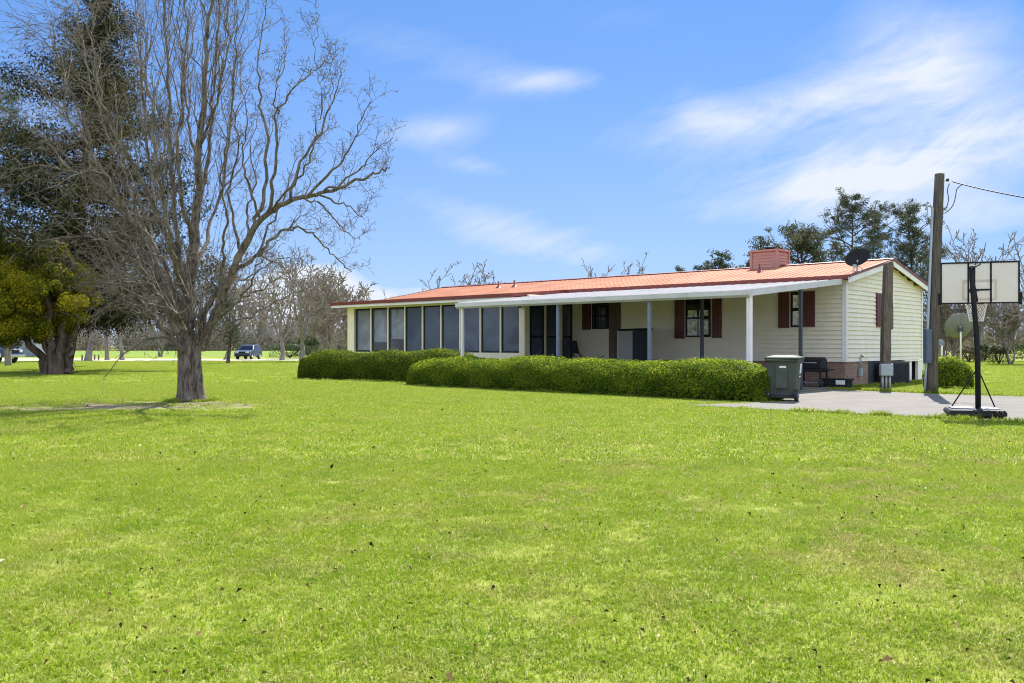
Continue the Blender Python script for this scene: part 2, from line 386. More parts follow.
def blade_mat():
    m, nt = new_mat('grass_blades'); N = NT(nt)
    pos = N.n('ShaderNodeNewGeometry').outputs['Position']
    c, fine, mid = lawn_color(N, pos)
    r = N.n('ShaderNodeAttribute', attribute_name='rnd').outputs['Fac']
    c2 = N.mix(N.m('MULTIPLY', N.m('SUBTRACT', r, .80, True), 9, True), c, (.55, .50, .22))
    c2 = N.mix(N.m('MULTIPLY', N.m('SUBTRACT', .34, r, True), 2.6, True), c2, (.12, .215, .012))
    p = N.n('ShaderNodeBsdfPrincipled', {'Base Color': c2, 'Roughness': .75, 'Specular IOR Level': .06})
    t = N.n('ShaderNodeBsdfTranslucent', {0: c2})
    N.out(N.n('ShaderNodeMixShader', {0: .5, 1: p.outputs[0], 2: t.outputs[0]}).outputs[0]); return m
MAT['ground'] = ground_mat(); MAT['blade'] = blade_mat()
def simple_ground(name, stops, scale, crack=False):
    m, nt = new_mat(name); N = NT(nt); pos = N.n('ShaderNodeNewGeometry').outputs['Position']
    c = N.ramp(N.noise(scale, 6, pos, .65), stops)
    c = N.mix(N.m('MULTIPLY', N.m('SUBTRACT', N.noise(40, 4, pos, .7), .45, True), 1.6, True), c, tuple(x*.72 for x in stops[0][1]))
    if crack:
        v = N.n('ShaderNodeTexVoronoi', {'Vector': pos, 'Scale': .35}, feature='DISTANCE_TO_EDGE').outputs[0]
        c = N.mix(N.m('LESS_THAN', v, .008), c, (.16, .15, .13))
        s = N.noise(.5, 5, pos, .6); c = N.mix(N.m('MULTIPLY', N.m('SUBTRACT', s, .55, True), 3, True), c, (.115, .105, .09))
    b = N.n('ShaderNodeBump', {'Strength': .3, 'Distance': .01, 'Height': N.noise(60, 3, pos)})
    p = N.n('ShaderNodeBsdfPrincipled', {'Base Color': c, 'Roughness': .9, 'Specular IOR Level': .2, 'Normal': b.outputs[0]}); N.out(p.outputs[0]); return m
MAT['concrete'] = simple_ground('old_concrete', [(.3, (.15, .138, .12)), (.7, (.205, .188, .165))], 1.1, True)
MAT['dirt'] = simple_ground('pale_sandy_road', [(.3, (.45, .39, .30)), (.7, (.55, .49, .40))], .5)
MAT['field'] = simple_ground('bright_winter_field', [(.3, (.13, .20, .018)), (.7, (.17, .24, .025))], .05)

# ------------------------------------------------------------------ ground
def sheet(name, pts, z, mat):
    me = bpy.data.meshes.new(name); me.from_pydata([(p[0], p[1], z) for p in pts], [], [tuple(range(len(pts)))]); me.update()
    return tag(link_mesh(name, me, mat), kind='structure')
sheet('ground', [(-1500, -300), (1500, -300), (1500, 2500), (-1500, 2500)], 0, MAT['ground'])
sheet('field', [(-260, 122), (-9, 118), (8, 250), (-300, 262)], .006, MAT['field'])
sheet('dirt_road', [(-70, 72), (-37.5, 74), (-36, 84), (8, 92), (8, 99), (-34, 97), (-70, 102)], .010, MAT['dirt'])

# house frame: x along the front wall towards the gable end, y into the house
E1 = Vector((.7403, -.6723, 0)); E2 = Vector((.6723, .7403, 0)); HP = Vector((11.38, 30.7, 0)); HROT = math.atan2(E1.y, E1.x)
def HX(px, y):
    a = (px-PXC)/F_PX; return (a*(HP.y+E2.y*y)-HP.x-E2.x*y)/(E1.x-a*E1.y)
def HY(px, x):
    a = (px-PXC)/F_PX; return (a*(HP.y+E1.y*x)-HP.x-E1.x*x)/(E2.x-a*E2.y)
def HZ(py, x, y): return H_EYE+(PYH-py)/F_PX*(HP.y+E1.y*x+E2.y*y)
def HW(x, y, z=0): p = HP+E1*x+E2*y; return Vector((p.x, p.y, z))
def toH(v): d = Vector((v[0], v[1], 0))-HP; return d.dot(E1), d.dot(E2)

drive = [HW(x, y) for x, y in ((1.0, -12.0), (14, -12.1), (30, -12.3), (60, -12.3), (60, -2.2), (10, -2.35), (3.4, -2.75), (.35, -1.9), (.35, -6.9), (2.1, -9.0))]
sheet('driveway', drive, .016, MAT['concrete'])
sheet('carport_slab', [HW(x, y) for x, y in ((-12.1, -6.9), (.34, -6.9), (.34, 0.1), (-12.1, .1))], .022, MAT['concrete'])

# ------------------------------------------------------------------ the mobile home
house = empty('mobile_home', HP, HROT)
tag(house, 'long cream mobile home with red metal roof, maroon shutters and screened sunroom', 'house')
XL, YB, YR = -23.6, 7.74, 3.87
ZE, ZR, ZS, ZW = 3.80, 4.62, .86, 3.62
def roof_z(y): return ZE+(ZR-ZE)*(1-abs(y-YR)/(YR+.3))
BH = .155
w = MB()
z = ZS
while z < ZW-.02:                                                    # front and back walls, lapped boards
    zt = min(z+BH, ZW)
    w.prism([(.02, z), (-.034, z), (-.030, z+.02), (.006, zt), (.02, zt)], 'x', -12.0, -.005)
    w.prism([(YB-.02, z), (YB+.014, z), (YB+.001, zt), (YB-.02, zt)], 'x', XL, -.005)
    z = zt
z = ZS
while z < ZR-.2:                                                     # both gable ends
    zt = z+BH
    ya, yb = .0, YB
    if zt > roof_z(0)-.10:
        k = (zt-(ZE-.1))/(ZR-ZE)*(YR+.3)-.3; ya, yb = max(0, k), min(YB, 2*YR-k)
    if yb-ya > .15:
        w.prism([(-.02, z), (.034, z), (.030, z+.02), (-.006, zt), (-.02, zt)], 'y', ya, yb)
        w.prism([(XL+.02, z), (XL-.014, z), (XL-.001, zt), (XL+.02, zt)], 'y', ya, yb)
    z = zt
w.prism([(.03, ZS), (.03, ZW), (YR, ZR-.09), (YB-.03, ZW), (YB-.03, ZS)], 'x', -.06, -.021)
w.build('wall', MAT['cream'], house)
t = MB()
t.prism([(-.11, -.042), (.042, -.042), (.042, .11), (.036, .11), (.036, -.036), (-.11, -.036)], 'z', ZS-.01, ZW); t.build('corner_board', MAT['white'], house)
t = MB(); t.box((.036, YB-.11, ZS-.01), (.042, YB+.02, ZW)); t.build('corner_board', MAT['white'], house)
# foundation: brick with a metre-true UV, a panel, dark openings and white posts
def brick_box(name, a, b):
    m = MB(); m.box(a, b); o = m.build(name, MAT['brick'], house); me = o.data; uv = me.uv_layers.new(name='UVMap')
    for poly in me.polygons:
        for li in poly.loop_indices:
            v = me.vertices[me.loops[li].vertex_index].co
            uv.data[li].uv = (v.x, v.z) if abs(poly.normal.y) > .5 else (v.y, v.z)
    return o
yb1 = HY(869, 0)
brick_box('skirting', (-12, .03, 0), (-.03, .2, ZS-.004)); brick_box('skirting', (-.2, .2, 0), (-.031, yb1, ZS-.004))
brick_box('skirting', (XL, YB-.2, 0), (-.55, YB-.03, ZS-.004)); m = MB(); m.box((-.56, YB-.12, 0), (-.14, YB-.06, ZS-.01)); m.build('access_panel', MAT['darkgrey'], house)
m = MB(); m.box((-.15, yb1+.02, .03), (-.03, HY(889, 0), ZS-.01)); m.build('access_panel', MAT['darkgrey'], house)
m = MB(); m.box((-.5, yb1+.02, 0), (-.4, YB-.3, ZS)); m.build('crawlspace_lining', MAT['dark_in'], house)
for a, b in ((909.3, 912), (918.3, 923.5)):
    m = MB(); m.box((-.12, HY(a, 0), 0), (-.01, HY(b, 0), ZS-.02)); m.build('skirting_panel', MAT['white'], house)
m = MB(); m.box((-.1, HY(904, 0), ZS-.06), (.03, HY(925, 0), ZS-.008)); m.build('skirting_cap', MAT['white'], house)
# main roof
def roof_slab(name, prof, x0, x1, ribs, mat, th=.05):
    m = MB()
    (ya, za), (yb, zb) = prof
    m.prism([(ya, za), (yb, zb), (yb, zb-th), (ya, za-th)], 'x', x0, x1)
    n = int((x1-x0)/ribs)
    for i in range(n+1):
        x = x0+.02+i*(x1-x0-.04)/n
        m.prism([(ya-.004*(1 if ya < yb else -1), za-.01), (ya, za+.011), (yb, zb+.011), (yb, zb-.01)], 'x', x-.012, x+.012)
    return m.build(name, mat, house)
roof_slab('roof', ((-.30, ZE), (YR, ZR)), -24.0, .26, .305, MAT['red_roof'])
roof_slab('roof', ((2*YR+.30, ZE), (YR, ZR)), -24.0, .26, .305, MAT['red_roof'])
m = MB(); m.prism([(YR-.17, ZR-.012), (YR-.15, ZR+.015), (YR, ZR+.05), (YR+.15, ZR+.015), (YR+.17, ZR-.012)], 'x', -24.02, .28)
for i in range(81): m.box((-24+.3*i, YR-.19, ZR-.02), (-23.95+.3*i, YR-.165, ZR+.012))
m.build('ridge_cap', MAT['red_trim'], house)
m = MB()
m.box((-12.0, -.335, ZE-.15), (.262, -.303, ZE+.004))
def rake(m, x0, x1, top, h, off=0):
    for s in (0, 1):
        y0 = -.34 if s == 0 else 2*YR+.34
        m.prism([(y0, ZE-.01+top-off), (YR, ZR+.0+top-off), (YR, ZR+top-h-off), (y0, ZE-.01+top-h-off)], 'x', x0, x1)
m.build('fascia', MAT['red_trim'], house)
for xa, xb in ((.262, .285), (-24.03, -24.002)):
    m = MB(); rake(m, xa, xb, .03, .10); m.build('rake_trim', MAT['red_trim'], house)
for xa, xb in ((.232, .258), (-24.0, -23.97)):
    m = MB(); rake(m, xa, xb, -.06, .2); m.build('rake_board', MAT['white'], house)
m = MB()
for s in (0, 1):                                                     # underside of the gable overhang
    y0 = -.30 if s == 0 else 2*YR+.30
    m.prism([(y0, ZE-.06), (YR, ZR-.06), (YR, ZR-.085), (y0, ZE-.085)], 'x', .004, .23)
m.box((-12, -.30, ZW-.0), (.0, -.0, ZW+.03)); m.box((-24, YB, ZW), (0, YB+.3, ZW+.03))
m.build('soffit', MAT['trim_cream'], house)
# chimney chase
cx = HX(771, YR+.2)
CZ0, CZ1 = 4.35, HZ(251.5, cx, YR-.4)
m = MB(); cw, cd = .56, .5
z = CZ0
while z < CZ1-.02:
    zt = min(z+.12, CZ1)
    for q in range(1):
        m.prism([(cx-cw-.016, z), (cx+cw+.016, z), (cx+cw-.010, zt), (cx-cw+.010, zt)], 'y', YR-cd+.1, YR+cd+.1)
        m.prism([(YR-cd-.016+.1, z), (YR-cd+.02+.1, z), (YR-cd+.02+.1, zt), (YR-cd+.012+.1, zt)], 'x', cx-cw, cx+cw)
    z = zt
ch = m.build('chimney', MAT['chim'], house)
m = MB()
for sx in (-1, 1):
    for sy in (-1, 1):
        m.box((cx+sx*cw-.05, YR+.1+sy*cd-.05, CZ0), (cx+sx*cw+.05, YR+.1+sy*cd+.05, CZ1))
m.box((cx-cw-.07, YR+.1-cd-.07, CZ1), (cx+cw+.07, YR+.1+cd+.07, CZ1+.07)); m.build('chimney_trim', MAT['chim'], ch)
m = MB(); m.lathe([(.001, CZ1+.07), (.2, CZ1+.07), (.2, CZ1+.16), (.34, CZ1+.17), (.34, CZ1+.20), (.001, CZ1+.24)], (cx, YR+.1, 0)); m.build('flue_cap', MAT['darkgrey'], ch)
for px, py in ((760, 273.5), (498.6, 289), (514.5, 289.8)):
    y = 2.2; x = HX(px, y); zb = roof_z(y)
    m = MB(); m.lathe([(.17, zb-.03), (.09, zb+.06), (.05, zb+.08), (.05, zb+.32), (.001, zb+.32)], (x, y, 0), n=12); m.build('vent_pipe', MAT['red_trim'], house)

# windows and shutters on the front wall (y = 0) and the gable (x = 0)
def window(px0, px1, pyt, pyb, curtain_reflection=None):
    x0, x1 = HX(px0, 0), HX(px1, 0); xm = (x0+x1)/2; z1, z0 = HZ(pyt, xm, 0), HZ(pyb, xm, 0)
    fr = MB(); k = .05
    for a, b in (((x0, z0), (x1, z0+k)), ((x0, z1-k), (x1, z1)), ((x0, z0+k), (x0+k, z1-k)), ((x1-k, z0+k), (x1, z1-k)), ((x0+k, (z0+z1)/2-.03), (x1-k, (z0+z1)/2+.03))):
        fr.box((a[0], -.055, a[1]), (b[0], -.012, b[1]))
    fr.v = [(a, b-.03, c) for a, b, c in fr.v]
    wdw = fr.build('window', MAT['black'], house)
    if x1-x0 > .7:
        s = MB(); s.box((xm-.012, -.08, z0+k), (xm+.012, -.06, z1-k)); s.build('muntin', MAT['black'], wdw)
    g = MB(); g.box((x0+k, -.064, z0+k), (x1-k, -.05, z1-k)); g.build('pane', MAT['glass'], wdw)
    if curtain_reflection:
        for a, b, c, d in curtain_reflection:
            q = MB(); n = 14
            xa, xb = x0+k+(x1-x0-2*k)*a, x0+k+(x1-x0-2*k)*b; za, zb = z0+k+(z1-z0-2*k)*c, z0+k+(z1-z0-2*k)*d
            q.box((xa, -.067, za), (xb, -.0645, zb)); q.build('curtain_reflection', MAT['curtain_reflection'], wdw)  # pale sheet on the pane: curtain with reflections painted into its colour
    for xa, xb in ((x0-.05, x0-.001), (x1+.001, x1+.05)):
        tr = MB(); tr.box((xa, -.06, z0-.02), (xb, -.012, z1)); tr.build('window_trim', MAT['cream'], wdw)
    return x0, x1, z0, z1
def shutter_mesh(x0, x1, z0, z1):
    m = MB(); m.box((x0, -.07, z0), (x1, -.012, z1)); n = 3
    for i in range(n):
        a = x0+(x1-x0)*i/n+.012; b = x0+(x1-x0)*(i+1)/n-.012
        m.box((a, -.082, z0+.05), (b, -.069, (z0+z1)/2-.03)); m.box((a, -.082, (z0+z1)/2+.03), (b, -.069, z1-.05))
    return m
def shutter(px0, px1, pyt, pyb):
    x0, x1 = HX(px0, 0), HX(px1, 0); xm = (x0+x1)/2
    shutter_mesh(x0, x1, HZ(pyb, xm, 0), HZ(pyt, xm, 0)).build('shutter', MAT['shutter'], house)
window(686.5, 711.5, 299, 337, [(.06, .46, .03, .45), (.55, .95, .03, .45), (.06, .46, .52, .72), (.55, .95, .56, .72)])
shutter(675.3, 685.3, 298.5, 338.6); shutter(712.5, 722, 298, 338)
window(791.5, 802.5, 292, 327, [(.1, .95, .55, .95), (.1, .95, .03, .45)]); shutter(779, 790, 292.5, 328); shutter(803.5, 815.3, 291.3, 326.8)
window(593, 611, 303, 329); shutter(583, 591.5, 303, 329.8); shutter(612.5, 621, 302, 329)
ym0, ym1 = HY(875.3, 0), HY(881.2, 0); gz1, gz0 = HZ(293.3, 0, ym0), HZ(326.8, 0, ym0)
def gable_part(name, y0, y1, mat, shut):
    Mx = Matrix(((0, -1, 0, 0), (1, 0, 0, 0), (0, 0, 1, 0), (0, 0, 0, 1)))
    if shut: mm_ = shutter_mesh(y0, y1, gz0, gz1)
    else:
        mm_ = MB(); mm_.box((y0, -.07, gz0), (y1, -.016, gz1)); 
    mm_.v = [tuple(Mx @ Vector(v)) for v in mm_.v]; return mm_.build(name, mat, house)
gable_part('shutter', ym0, ym1, MAT['shutter'], True)
gw = gable_part('window', ym1+.03, HY(888.5, 0), MAT['black'], False)
m = MB(); m.box((.071, ym1+.08, gz0+.06), (.075, HY(888.5, 0)-.05, gz1-.06)); m.build('pane', MAT['glass'], gw)
# outlet box and conduit on the brick
yo = HY(859, 0); m = MB(); m.box((.0, yo-.05, .35), (.09, yo+.12, .62)); m.tube([(.045, yo+.03, .62), (.045, yo+.03, .95), (.06, yo+.08, 1.08), (.08, yo+.16, 1.02)], .03, 8); m.build('outlet_box', MAT['grey'], house)

# ---- screened sunroom in front of the left half
YS = -3.12
XC = HX(525, YS); XS0 = HX(347.5, YS)
edges = [355, 371, 388, 404.8, 422.5, 441, 460, 480.3, 500.5, 520.5]
ZP0, ZP1 = 1.12, 3.20
sr = MB()
sr.box((XS0, YS, 0), (XC, YS+.12, ZP0)); sr.box((XS0, YS, ZP1), (XC, YS+.12, 3.40))
sr.box((XS0, YS, ZP0), (HX(354, YS), YS+.12, ZP1)); sr.box((HX(519.5, YS), YS-.03, 0), (XC, YS+.28, 3.40))
sr.box((XC-.12, YS+.28, 0), (XC, -.02, .75)); sr.box((XC-.12, YS+.28, ZP1), (XC, -.02, 3.5))
sr.box((XS0, YS+.12, 0), (XS0+.12, -.02, 3.4))
sr.build('sunroom_wall', MAT['trim_cream'], house)
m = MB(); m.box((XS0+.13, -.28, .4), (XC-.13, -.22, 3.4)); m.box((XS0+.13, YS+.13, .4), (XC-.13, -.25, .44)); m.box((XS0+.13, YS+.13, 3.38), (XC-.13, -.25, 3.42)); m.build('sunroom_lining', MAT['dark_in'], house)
for i in range(9):
    a, b = HX(edges[i], YS), HX(edges[i+1], YS)
    if i: 
        k = MB(); k.box((a-.035, YS-.02, ZP0), (a+.035, YS+.1, ZP1)); k.build('mullion', MAT['trim_cream'], house)
    fr = MB(); a += .05; b -= .05
    for p, q in (((a, ZP0+.0), (b, ZP0+.06)), ((a, ZP1-.07), (b, ZP1)), ((a, ZP0+.06), (a+.07, ZP1-.07)), ((b-.05, ZP0+.06), (b, ZP1-.07))):
        fr.box((p[0], YS+.025, p[1]), (q[0], YS+.07, q[1]))
    sp = fr.build('screen_panel', MAT['black'], house)
    g = MB(); g.box((a+.07, YS+.04, ZP0+.06), (b-.05, YS+.048, ZP1-.07)); g.build('screen', MAT['thin_screen' if i < 3 else 'mesh_screen'], sp)
    if i < 3:
        bl = MB(); zb = ZP0+.12 if i == 0 else ZP0+(.5, .5, .62)[i]; zt = ZP1-.1
        while zt > zb:
            bl.prism([(YS+.13, zt), (YS+.10, zt-.035), (YS+.104, zt-.04), (YS+.134, zt-.004)], 'x', a+.06, b-.04); zt -= .037
        bl.build('blind', MAT['blind'], sp)
# side wall: two screens and a door that face the carport
for a, b, nm in ((530.5, 544.3, 'screen_panel'), (546.3, 560.2, 'screen_panel'), (562.5, 574.3, 'screen_door')):
    y0, y1 = HY(a, XC), HY(b, XC); y1 = min(y1, -.03); zb = .80 if nm != 'screen_door' else .45
    fr = MB()
    for p, q in (((y0, zb), (y1, zb+.1)), ((y0, ZP1-.08), (y1, ZP1)), ((y0, zb+.1), (y0+.08, ZP1-.08)), ((y1-.08, zb+.1), (y1, ZP1-.08)), ((y0+.08, 1.75), (y1-.08, 1.83))):
        fr.box((XC-.07, p[0], p[1]), (XC-.02, q[0], q[1]))
    o = fr.build(nm, MAT['black'], house)
    g = MB(); g.box((XC-.05, y0+.08, zb+.1), (XC-.042, y1-.08, ZP1-.08)); g.build('screen', MAT['mesh_screen'], o)
    if nm == 'screen_door':
        h = MB(); h.tube([(XC-.01, y0+.12, 1.5), (XC+.04, y0+.12, 1.5), (XC+.04, y0+.12, 1.65), (XC-.01, y0+.12, 1.65)], .012, 6); h.build('handle', MAT['chrome'], o)
for px in (545.3, 561.3):
    y = HY(px, XC); k = MB(); k.box((XC-.1, y-.06, .4), (XC+.01, y+.06, ZP1)); k.build('mullion', MAT['trim_cream'], house)
roof_slab('sunroom_roof', ((-3.70, 3.50), (-.26, 3.795)), -24.0, -12.02, .305, MAT['red_roof'])
m = MB(); m.box((-24.03, -3.735, 3.37), (-12.0, -3.703, 3.515)); m.prism([(-3.70, 3.37), (-3.70, 3.515), (-.34, 3.81), (-.34, 3.665)], 'x', -12.018, -11.992)
m.prism([(-3.70, 3.37), (-3.70, 3.515), (-.34, 3.81), (-.34, 3.665)], 'x', -24.03, -24.004); m.build('fascia', MAT['red_trim'], house)
m = MB(); m.box((-24.0, -3.70, 3.345), (-12.03, YS-.001, 3.368)); m.box((-23.98, YS-.001, 3.41), (XS0, -.3, 3.44))
m.box((-23.98, -3.69, 3.26), (-12.04, -3.66, 3.344)); m.build('soffit', MAT['white'], house)
bl = MB(); bl.lathe([(.001, 3.12), (.07, 3.10), (.08, 3.02), (.05, 2.93), (.001, 2.92)], (XC-.15, YS-.16, 0), n=12); bl.box((XC-.19, YS-.16, 3.05), (XC-.11, YS-.031, 3.13)); bl.build('porch_light', MAT['darkgrey'], house)

# ---- carport roof of white pan metal on steel posts
YO, ZI, ZO, XA = -6.80, 3.63, 2.98, -11.93
m = MB(); m.prism([(YO, ZO), (-.345, ZI), (-.345, ZI-.035), (YO, ZO-.035)], 'x', XA, -.02)
n = 29
for i in range(n+1):
    x = XA+.03+i*(-.02-XA-.06)/n
    m.prism([(YO, ZO-.01), (YO, ZO+.04), (-.345, ZI+.04), (-.345, ZI-.01)], 'x', x-.02, x+.02)
cp = m.build('carport_roof', MAT['white_metal'], house)
m = MB(); m.prism([(YO-.12, ZO+.015), (YO-.12, ZO-.12), (YO-.05, ZO-.185), (YO-.001, ZO-.185), (YO-.001, ZO+.015), (YO-.02, ZO+.015), (YO-.02, ZO-.15), (YO-.1, ZO-.10), (YO-.1, ZO+.015)], 'x', XA-.03, .0)
m.build('gutter', MAT['white_metal'], cp)
for xa, xb in ((-.018, .012), (XA-.03, XA-.002)):
    m = MB(); m.prism([(YO, ZO-.15), (YO, ZO+.045), (-.345, ZI+.045), (-.345, ZI-.14)], 'x', xa, xb); m.build('edge_trim', MAT['white_metal'], cp)
def post(x, y, mat, wdt=.1, name='post'):
    zt = ZO+(ZI-ZO)*(y-YO)/(-.345-YO)-.04
    m = MB(); m.box((x-wdt/2, y-wdt/2, .0), (x+wdt/2, y+wdt/2, zt)); m.box((x-wdt*.8, y-wdt*.8, .022), (x+wdt*.8, y+wdt*.8, .045)); m.build(name, mat, cp, bevel=.008)
post(-.08, YO+.08, MAT['white'], .13); post(HX(648.5, YO), YO+.06, MAT['bluegrey'], .10); post(HX(557, YO), YO+.06, MAT['bluegrey'], .10); post(-11.75, YO+.06, MAT['white'], .1)
post(HX(800.6, -3.4), -3.4, MAT['darkgrey'], .1); post(HX(702, -3.4), -3.4, MAT['darkgrey'], .1); post(HX(613, -3.4), -3.4, MAT['wood_dark'], .22)
for y in (-3.4,):                                                    # cross beam that the middle posts carry
    zt = ZO+(ZI-ZO)*(y-YO)/(-.345-YO)-.04; m = MB(); m.box((XA+.02, y-.04, zt-.12), (-.03, y+.04, zt)); m.build('beam', MAT['darkgrey'], cp)

# ------------------------------------------------------------------ things by the house
def place(name, p, rz, label, cat, group=None): return tag(empty(name, p, rz), label, cat, group)
# wheeled bin, its wheels towards us
def make_bin():
    p = G(787.5, 401.5); o = place('wheelie_bin', (p.x, p.y+.25, .016), math.radians(-28), 'dark green wheeled rubbish bin standing at the right end of the long hedge', 'rubbish bin')
    o.scale = (1.16, 1.08, 1.04)
    def ring(z, wx, wy0, wy1): return [(-wx, wy0, z), (wx, wy0, z), (wx, wy1, z), (-wx, wy1, z)]
    m = MB(); rs = [ring(.06, .27, -.27, .25), ring(.30, .285, -.30, .28), ring(.93, .335, -.34, .36), ring(.98, .355, -.36, .385), ring(1.02, .355, -.36, .385)]
    vs = [v for r in rs for v in r]; m.add(vs, [(i*4+j, i*4+(j+1) % 4, (i+1)*4+(j+1) % 4, (i+1)*4+j) for i in range(4) for j in range(4)]+[(3, 2, 1, 0), (16, 17, 18, 19)])
    m.box((-.13, -.36, .30), (.13, -.30, .90)); body = m.build('body', MAT['bin'], o, .02)
    m = MB(); m.box((-.37, -.42, 1.02), (.37, .41, 1.06)); m.add([(-.34, -.36, 1.06), (.34, -.36, 1.06), (.34, .37, 1.06), (-.34, .37, 1.06), (-.2, -.2, 1.11), (.2, -.2, 1.11), (.2, .25, 1.11), (-.2, .25, 1.11)],
          [(0, 1, 5, 4), (1, 2, 6, 5), (2, 3, 7, 6), (3, 0, 4, 7), (4, 5, 6, 7)]); m.build('lid', MAT['bin'], o, .012)
    m = MB(); m.tube([(-.3, -.36, .95), (-.3, -.46, .985), (.3, -.46, .985), (.3, -.36, .95)], .018, 8); m.build('handle', MAT['bin'], o)
    for sx in (-1, 1):
        wv = MB(); wv.lathe([(.001, -.035), (.10, -.035), (.14, -.03), (.15, 0), (.14, .03), (.10, .035), (.001, .035)], (sx*.31, -.33, .15), 'x', 24); wh = wv.build('wheel', MAT['rubber'], o)
        hb = MB(); hb.lathe([(.001, -.045), (.05, -.042), (.06, .042), (.001, .045)], (sx*.31, -.33, .15), 'x', 14); hb.build('hub', MAT['bluegrey'], wh)
    m = MB(); m.tube([(-.28, -.33, .15), (.28, -.33, .15)], .014, 8); m.box((-.26, -.31, .09), (.26, -.27, .19)); m.build('axle', MAT['darkgrey'], o)
    m = MB(); m.box((-.04, -.366, .80), (.10, -.3605, .85)); m.build('sticker', MAT['label'], o)
    m = MB(); m.box((.338, .0, .66), (.345, .17, .90)); m.v = [(v[0]-(0.93-v[2])*.08+.0, v[1], v[2]) for v in m.v]; m.build('sticker', MAT['label'], o)
    m = MB(); m.box((.305, .02, .57), (.311, .19, .60)); m.build('sticker', MAT['label'], o)
make_bin()
# cart grill against the skirting and a black crate
gx, gy = HX(812, -1.0), -1.0
o = place('barbecue_grill', HW(gx, gy, .022), HROT, 'black cart barbecue grill parked against the brick skirting behind the bin', 'barbecue')
m = MB(); m.prism([(-.28, .62), (-.28, .78), (-.20, .92), (.05, 1.0), (.24, .94), (.28, .80), (.28, .62)], 'x', -.42, .42); m.build('hood', MAT['blackp'], o, .02)
m = MB(); m.box((-.45, -.3, .5), (.45, .3, .615)); m.build('firebox', MAT['blackp'], o, .01)
m = MB(); m.tube([(-.3, -.31, .80), (-.3, -.36, .82), (.3, -.36, .82), (.3, -.31, .80)], .016, 8); m.build('handle', MAT['grey'], o)
for sx in (-1, 1):
    m = MB(); m.box((sx*.56-.11, -.25, .56), (sx*.56+.11, .25, .60)); m.build('side_shelf', MAT['blackp'], o)
    for sy in (-1, 1):
        m = MB(); m.box((sx*.40-.02, sy*.25-.02, .05), (sx*.40+.02, sy*.25+.02, .5)); m.build('leg', MAT['black'], o)
    m = MB(); m.lathe([(.001, -.03), (.12, -.03), (.14, 0), (.12, .03), (.001, .03)], (sx*.44, -.30, .14), 'x', 20); m.build('wheel', MAT['rubber'], o)
m = MB(); m.box((-.38, -.22, .14), (.38, .22, .17)); m.build('bottom_shelf', MAT['bluegrey'], o)
kx, ky = HX(838, -.8), -.7
o = place('storage_crate', HW(kx, ky, .022), HROT, 'low black crate with a white label on the slab beside the grill', 'crate')
m = MB(); m.box((-.5, -.22, 0), (.36, .22, .27)); m.box((-.54, -.25, .23), (.40, .25, .29)); m.build('body', MAT['blackp'], o, .01)
m = MB(); m.box((.0, -.29, .10), (.30, -.255, .24)); m.build('label_plate', MAT['label'], o)
# tall cabinet under the carport
ax = HX(633, -2.0)
o = place('storage_cabinet', HW(ax, -2.0, .022), HROT, 'tall cabinet with pale grey door and dark sides under the carport roof', 'cabinet')
m = MB(); m.box((-.68, .005, 0), (0, 1.25, 1.98)); m.build('body', MAT['darkblue'], o)
m = MB(); m.prism([(-.04, 1.981), (-.04, 2.03), (1.29, 2.08), (1.29, 1.981)], 'x', -.72, .04); m.build('top', MAT['black'], o)
m = MB(); m.box((-.66, -.03, .05), (-.02, .004, 1.95)); m.build('door', MAT['cabinet'], o, .006)
# folded lounge chair leaning near the door
fx = HX(581, -1.2)
o = place('folding_chair', HW(fx, -1.2, .022), HROT, 'dark reclining folding chair beside the sunroom screen door', 'chair')
for sy in (-.25, .25):
    m = MB(); m.tube([(-.45, sy, 1.62), (-.30, sy, 1.05), (.30, sy, .75), (1.0, sy, .98)], .018, 8); m.tube([(-.35, sy, .0), (.25, sy, .78)], .016, 8); m.tube([(.45, sy, .0), (-.28, sy, 1.08)], .016, 8); m.build('frame', MAT['black'], o)
m = MB(); m.add([(-.44, -.24, 1.6), (-.44, .24, 1.6), (-.30, .24, 1.06), (-.30, -.24, 1.06), (-.46, -.24, 1.6), (-.46, .24, 1.6), (-.32, .24, 1.06), (-.32, -.24, 1.06)], [(0, 1, 2, 3), (7, 6, 5, 4), (0, 4, 5, 1), (3, 2, 6, 7)]); m.build('backrest', MAT['darkblue'], o)
m = MB(); m.box((-.3, -.24, .80), (.3, .24, .82)); m.build('seat', MAT['darkblue'], o)

# air conditioner by the gable
ay0, ay1 = HY(889.5, .55), HY(907.5, .55)
o = place('air_conditioner', HW(.62, (ay0+ay1)/2, 0), HROT, 'dark louvred air conditioner unit standing against the gable skirting', 'air conditioner')
hw = (ay1-ay0)/2; m = MB(); m.box((-.5, -hw, .03), (.0, hw, .78)); m.build('body', MAT['blackp'], o, .02)
m = MB()
for i in range(20):
    y = -hw+.05+i*(2*hw-.1)/19; m.box((.002, y-.008, .10), (.018, y+.008, .72))
m.build('grille', MAT['darkgrey'], o)
m = MB(); m.box((-.52, -hw-.02, .782), (.02, hw+.02, .82)); m.build('top', MAT['darkgrey'], o)

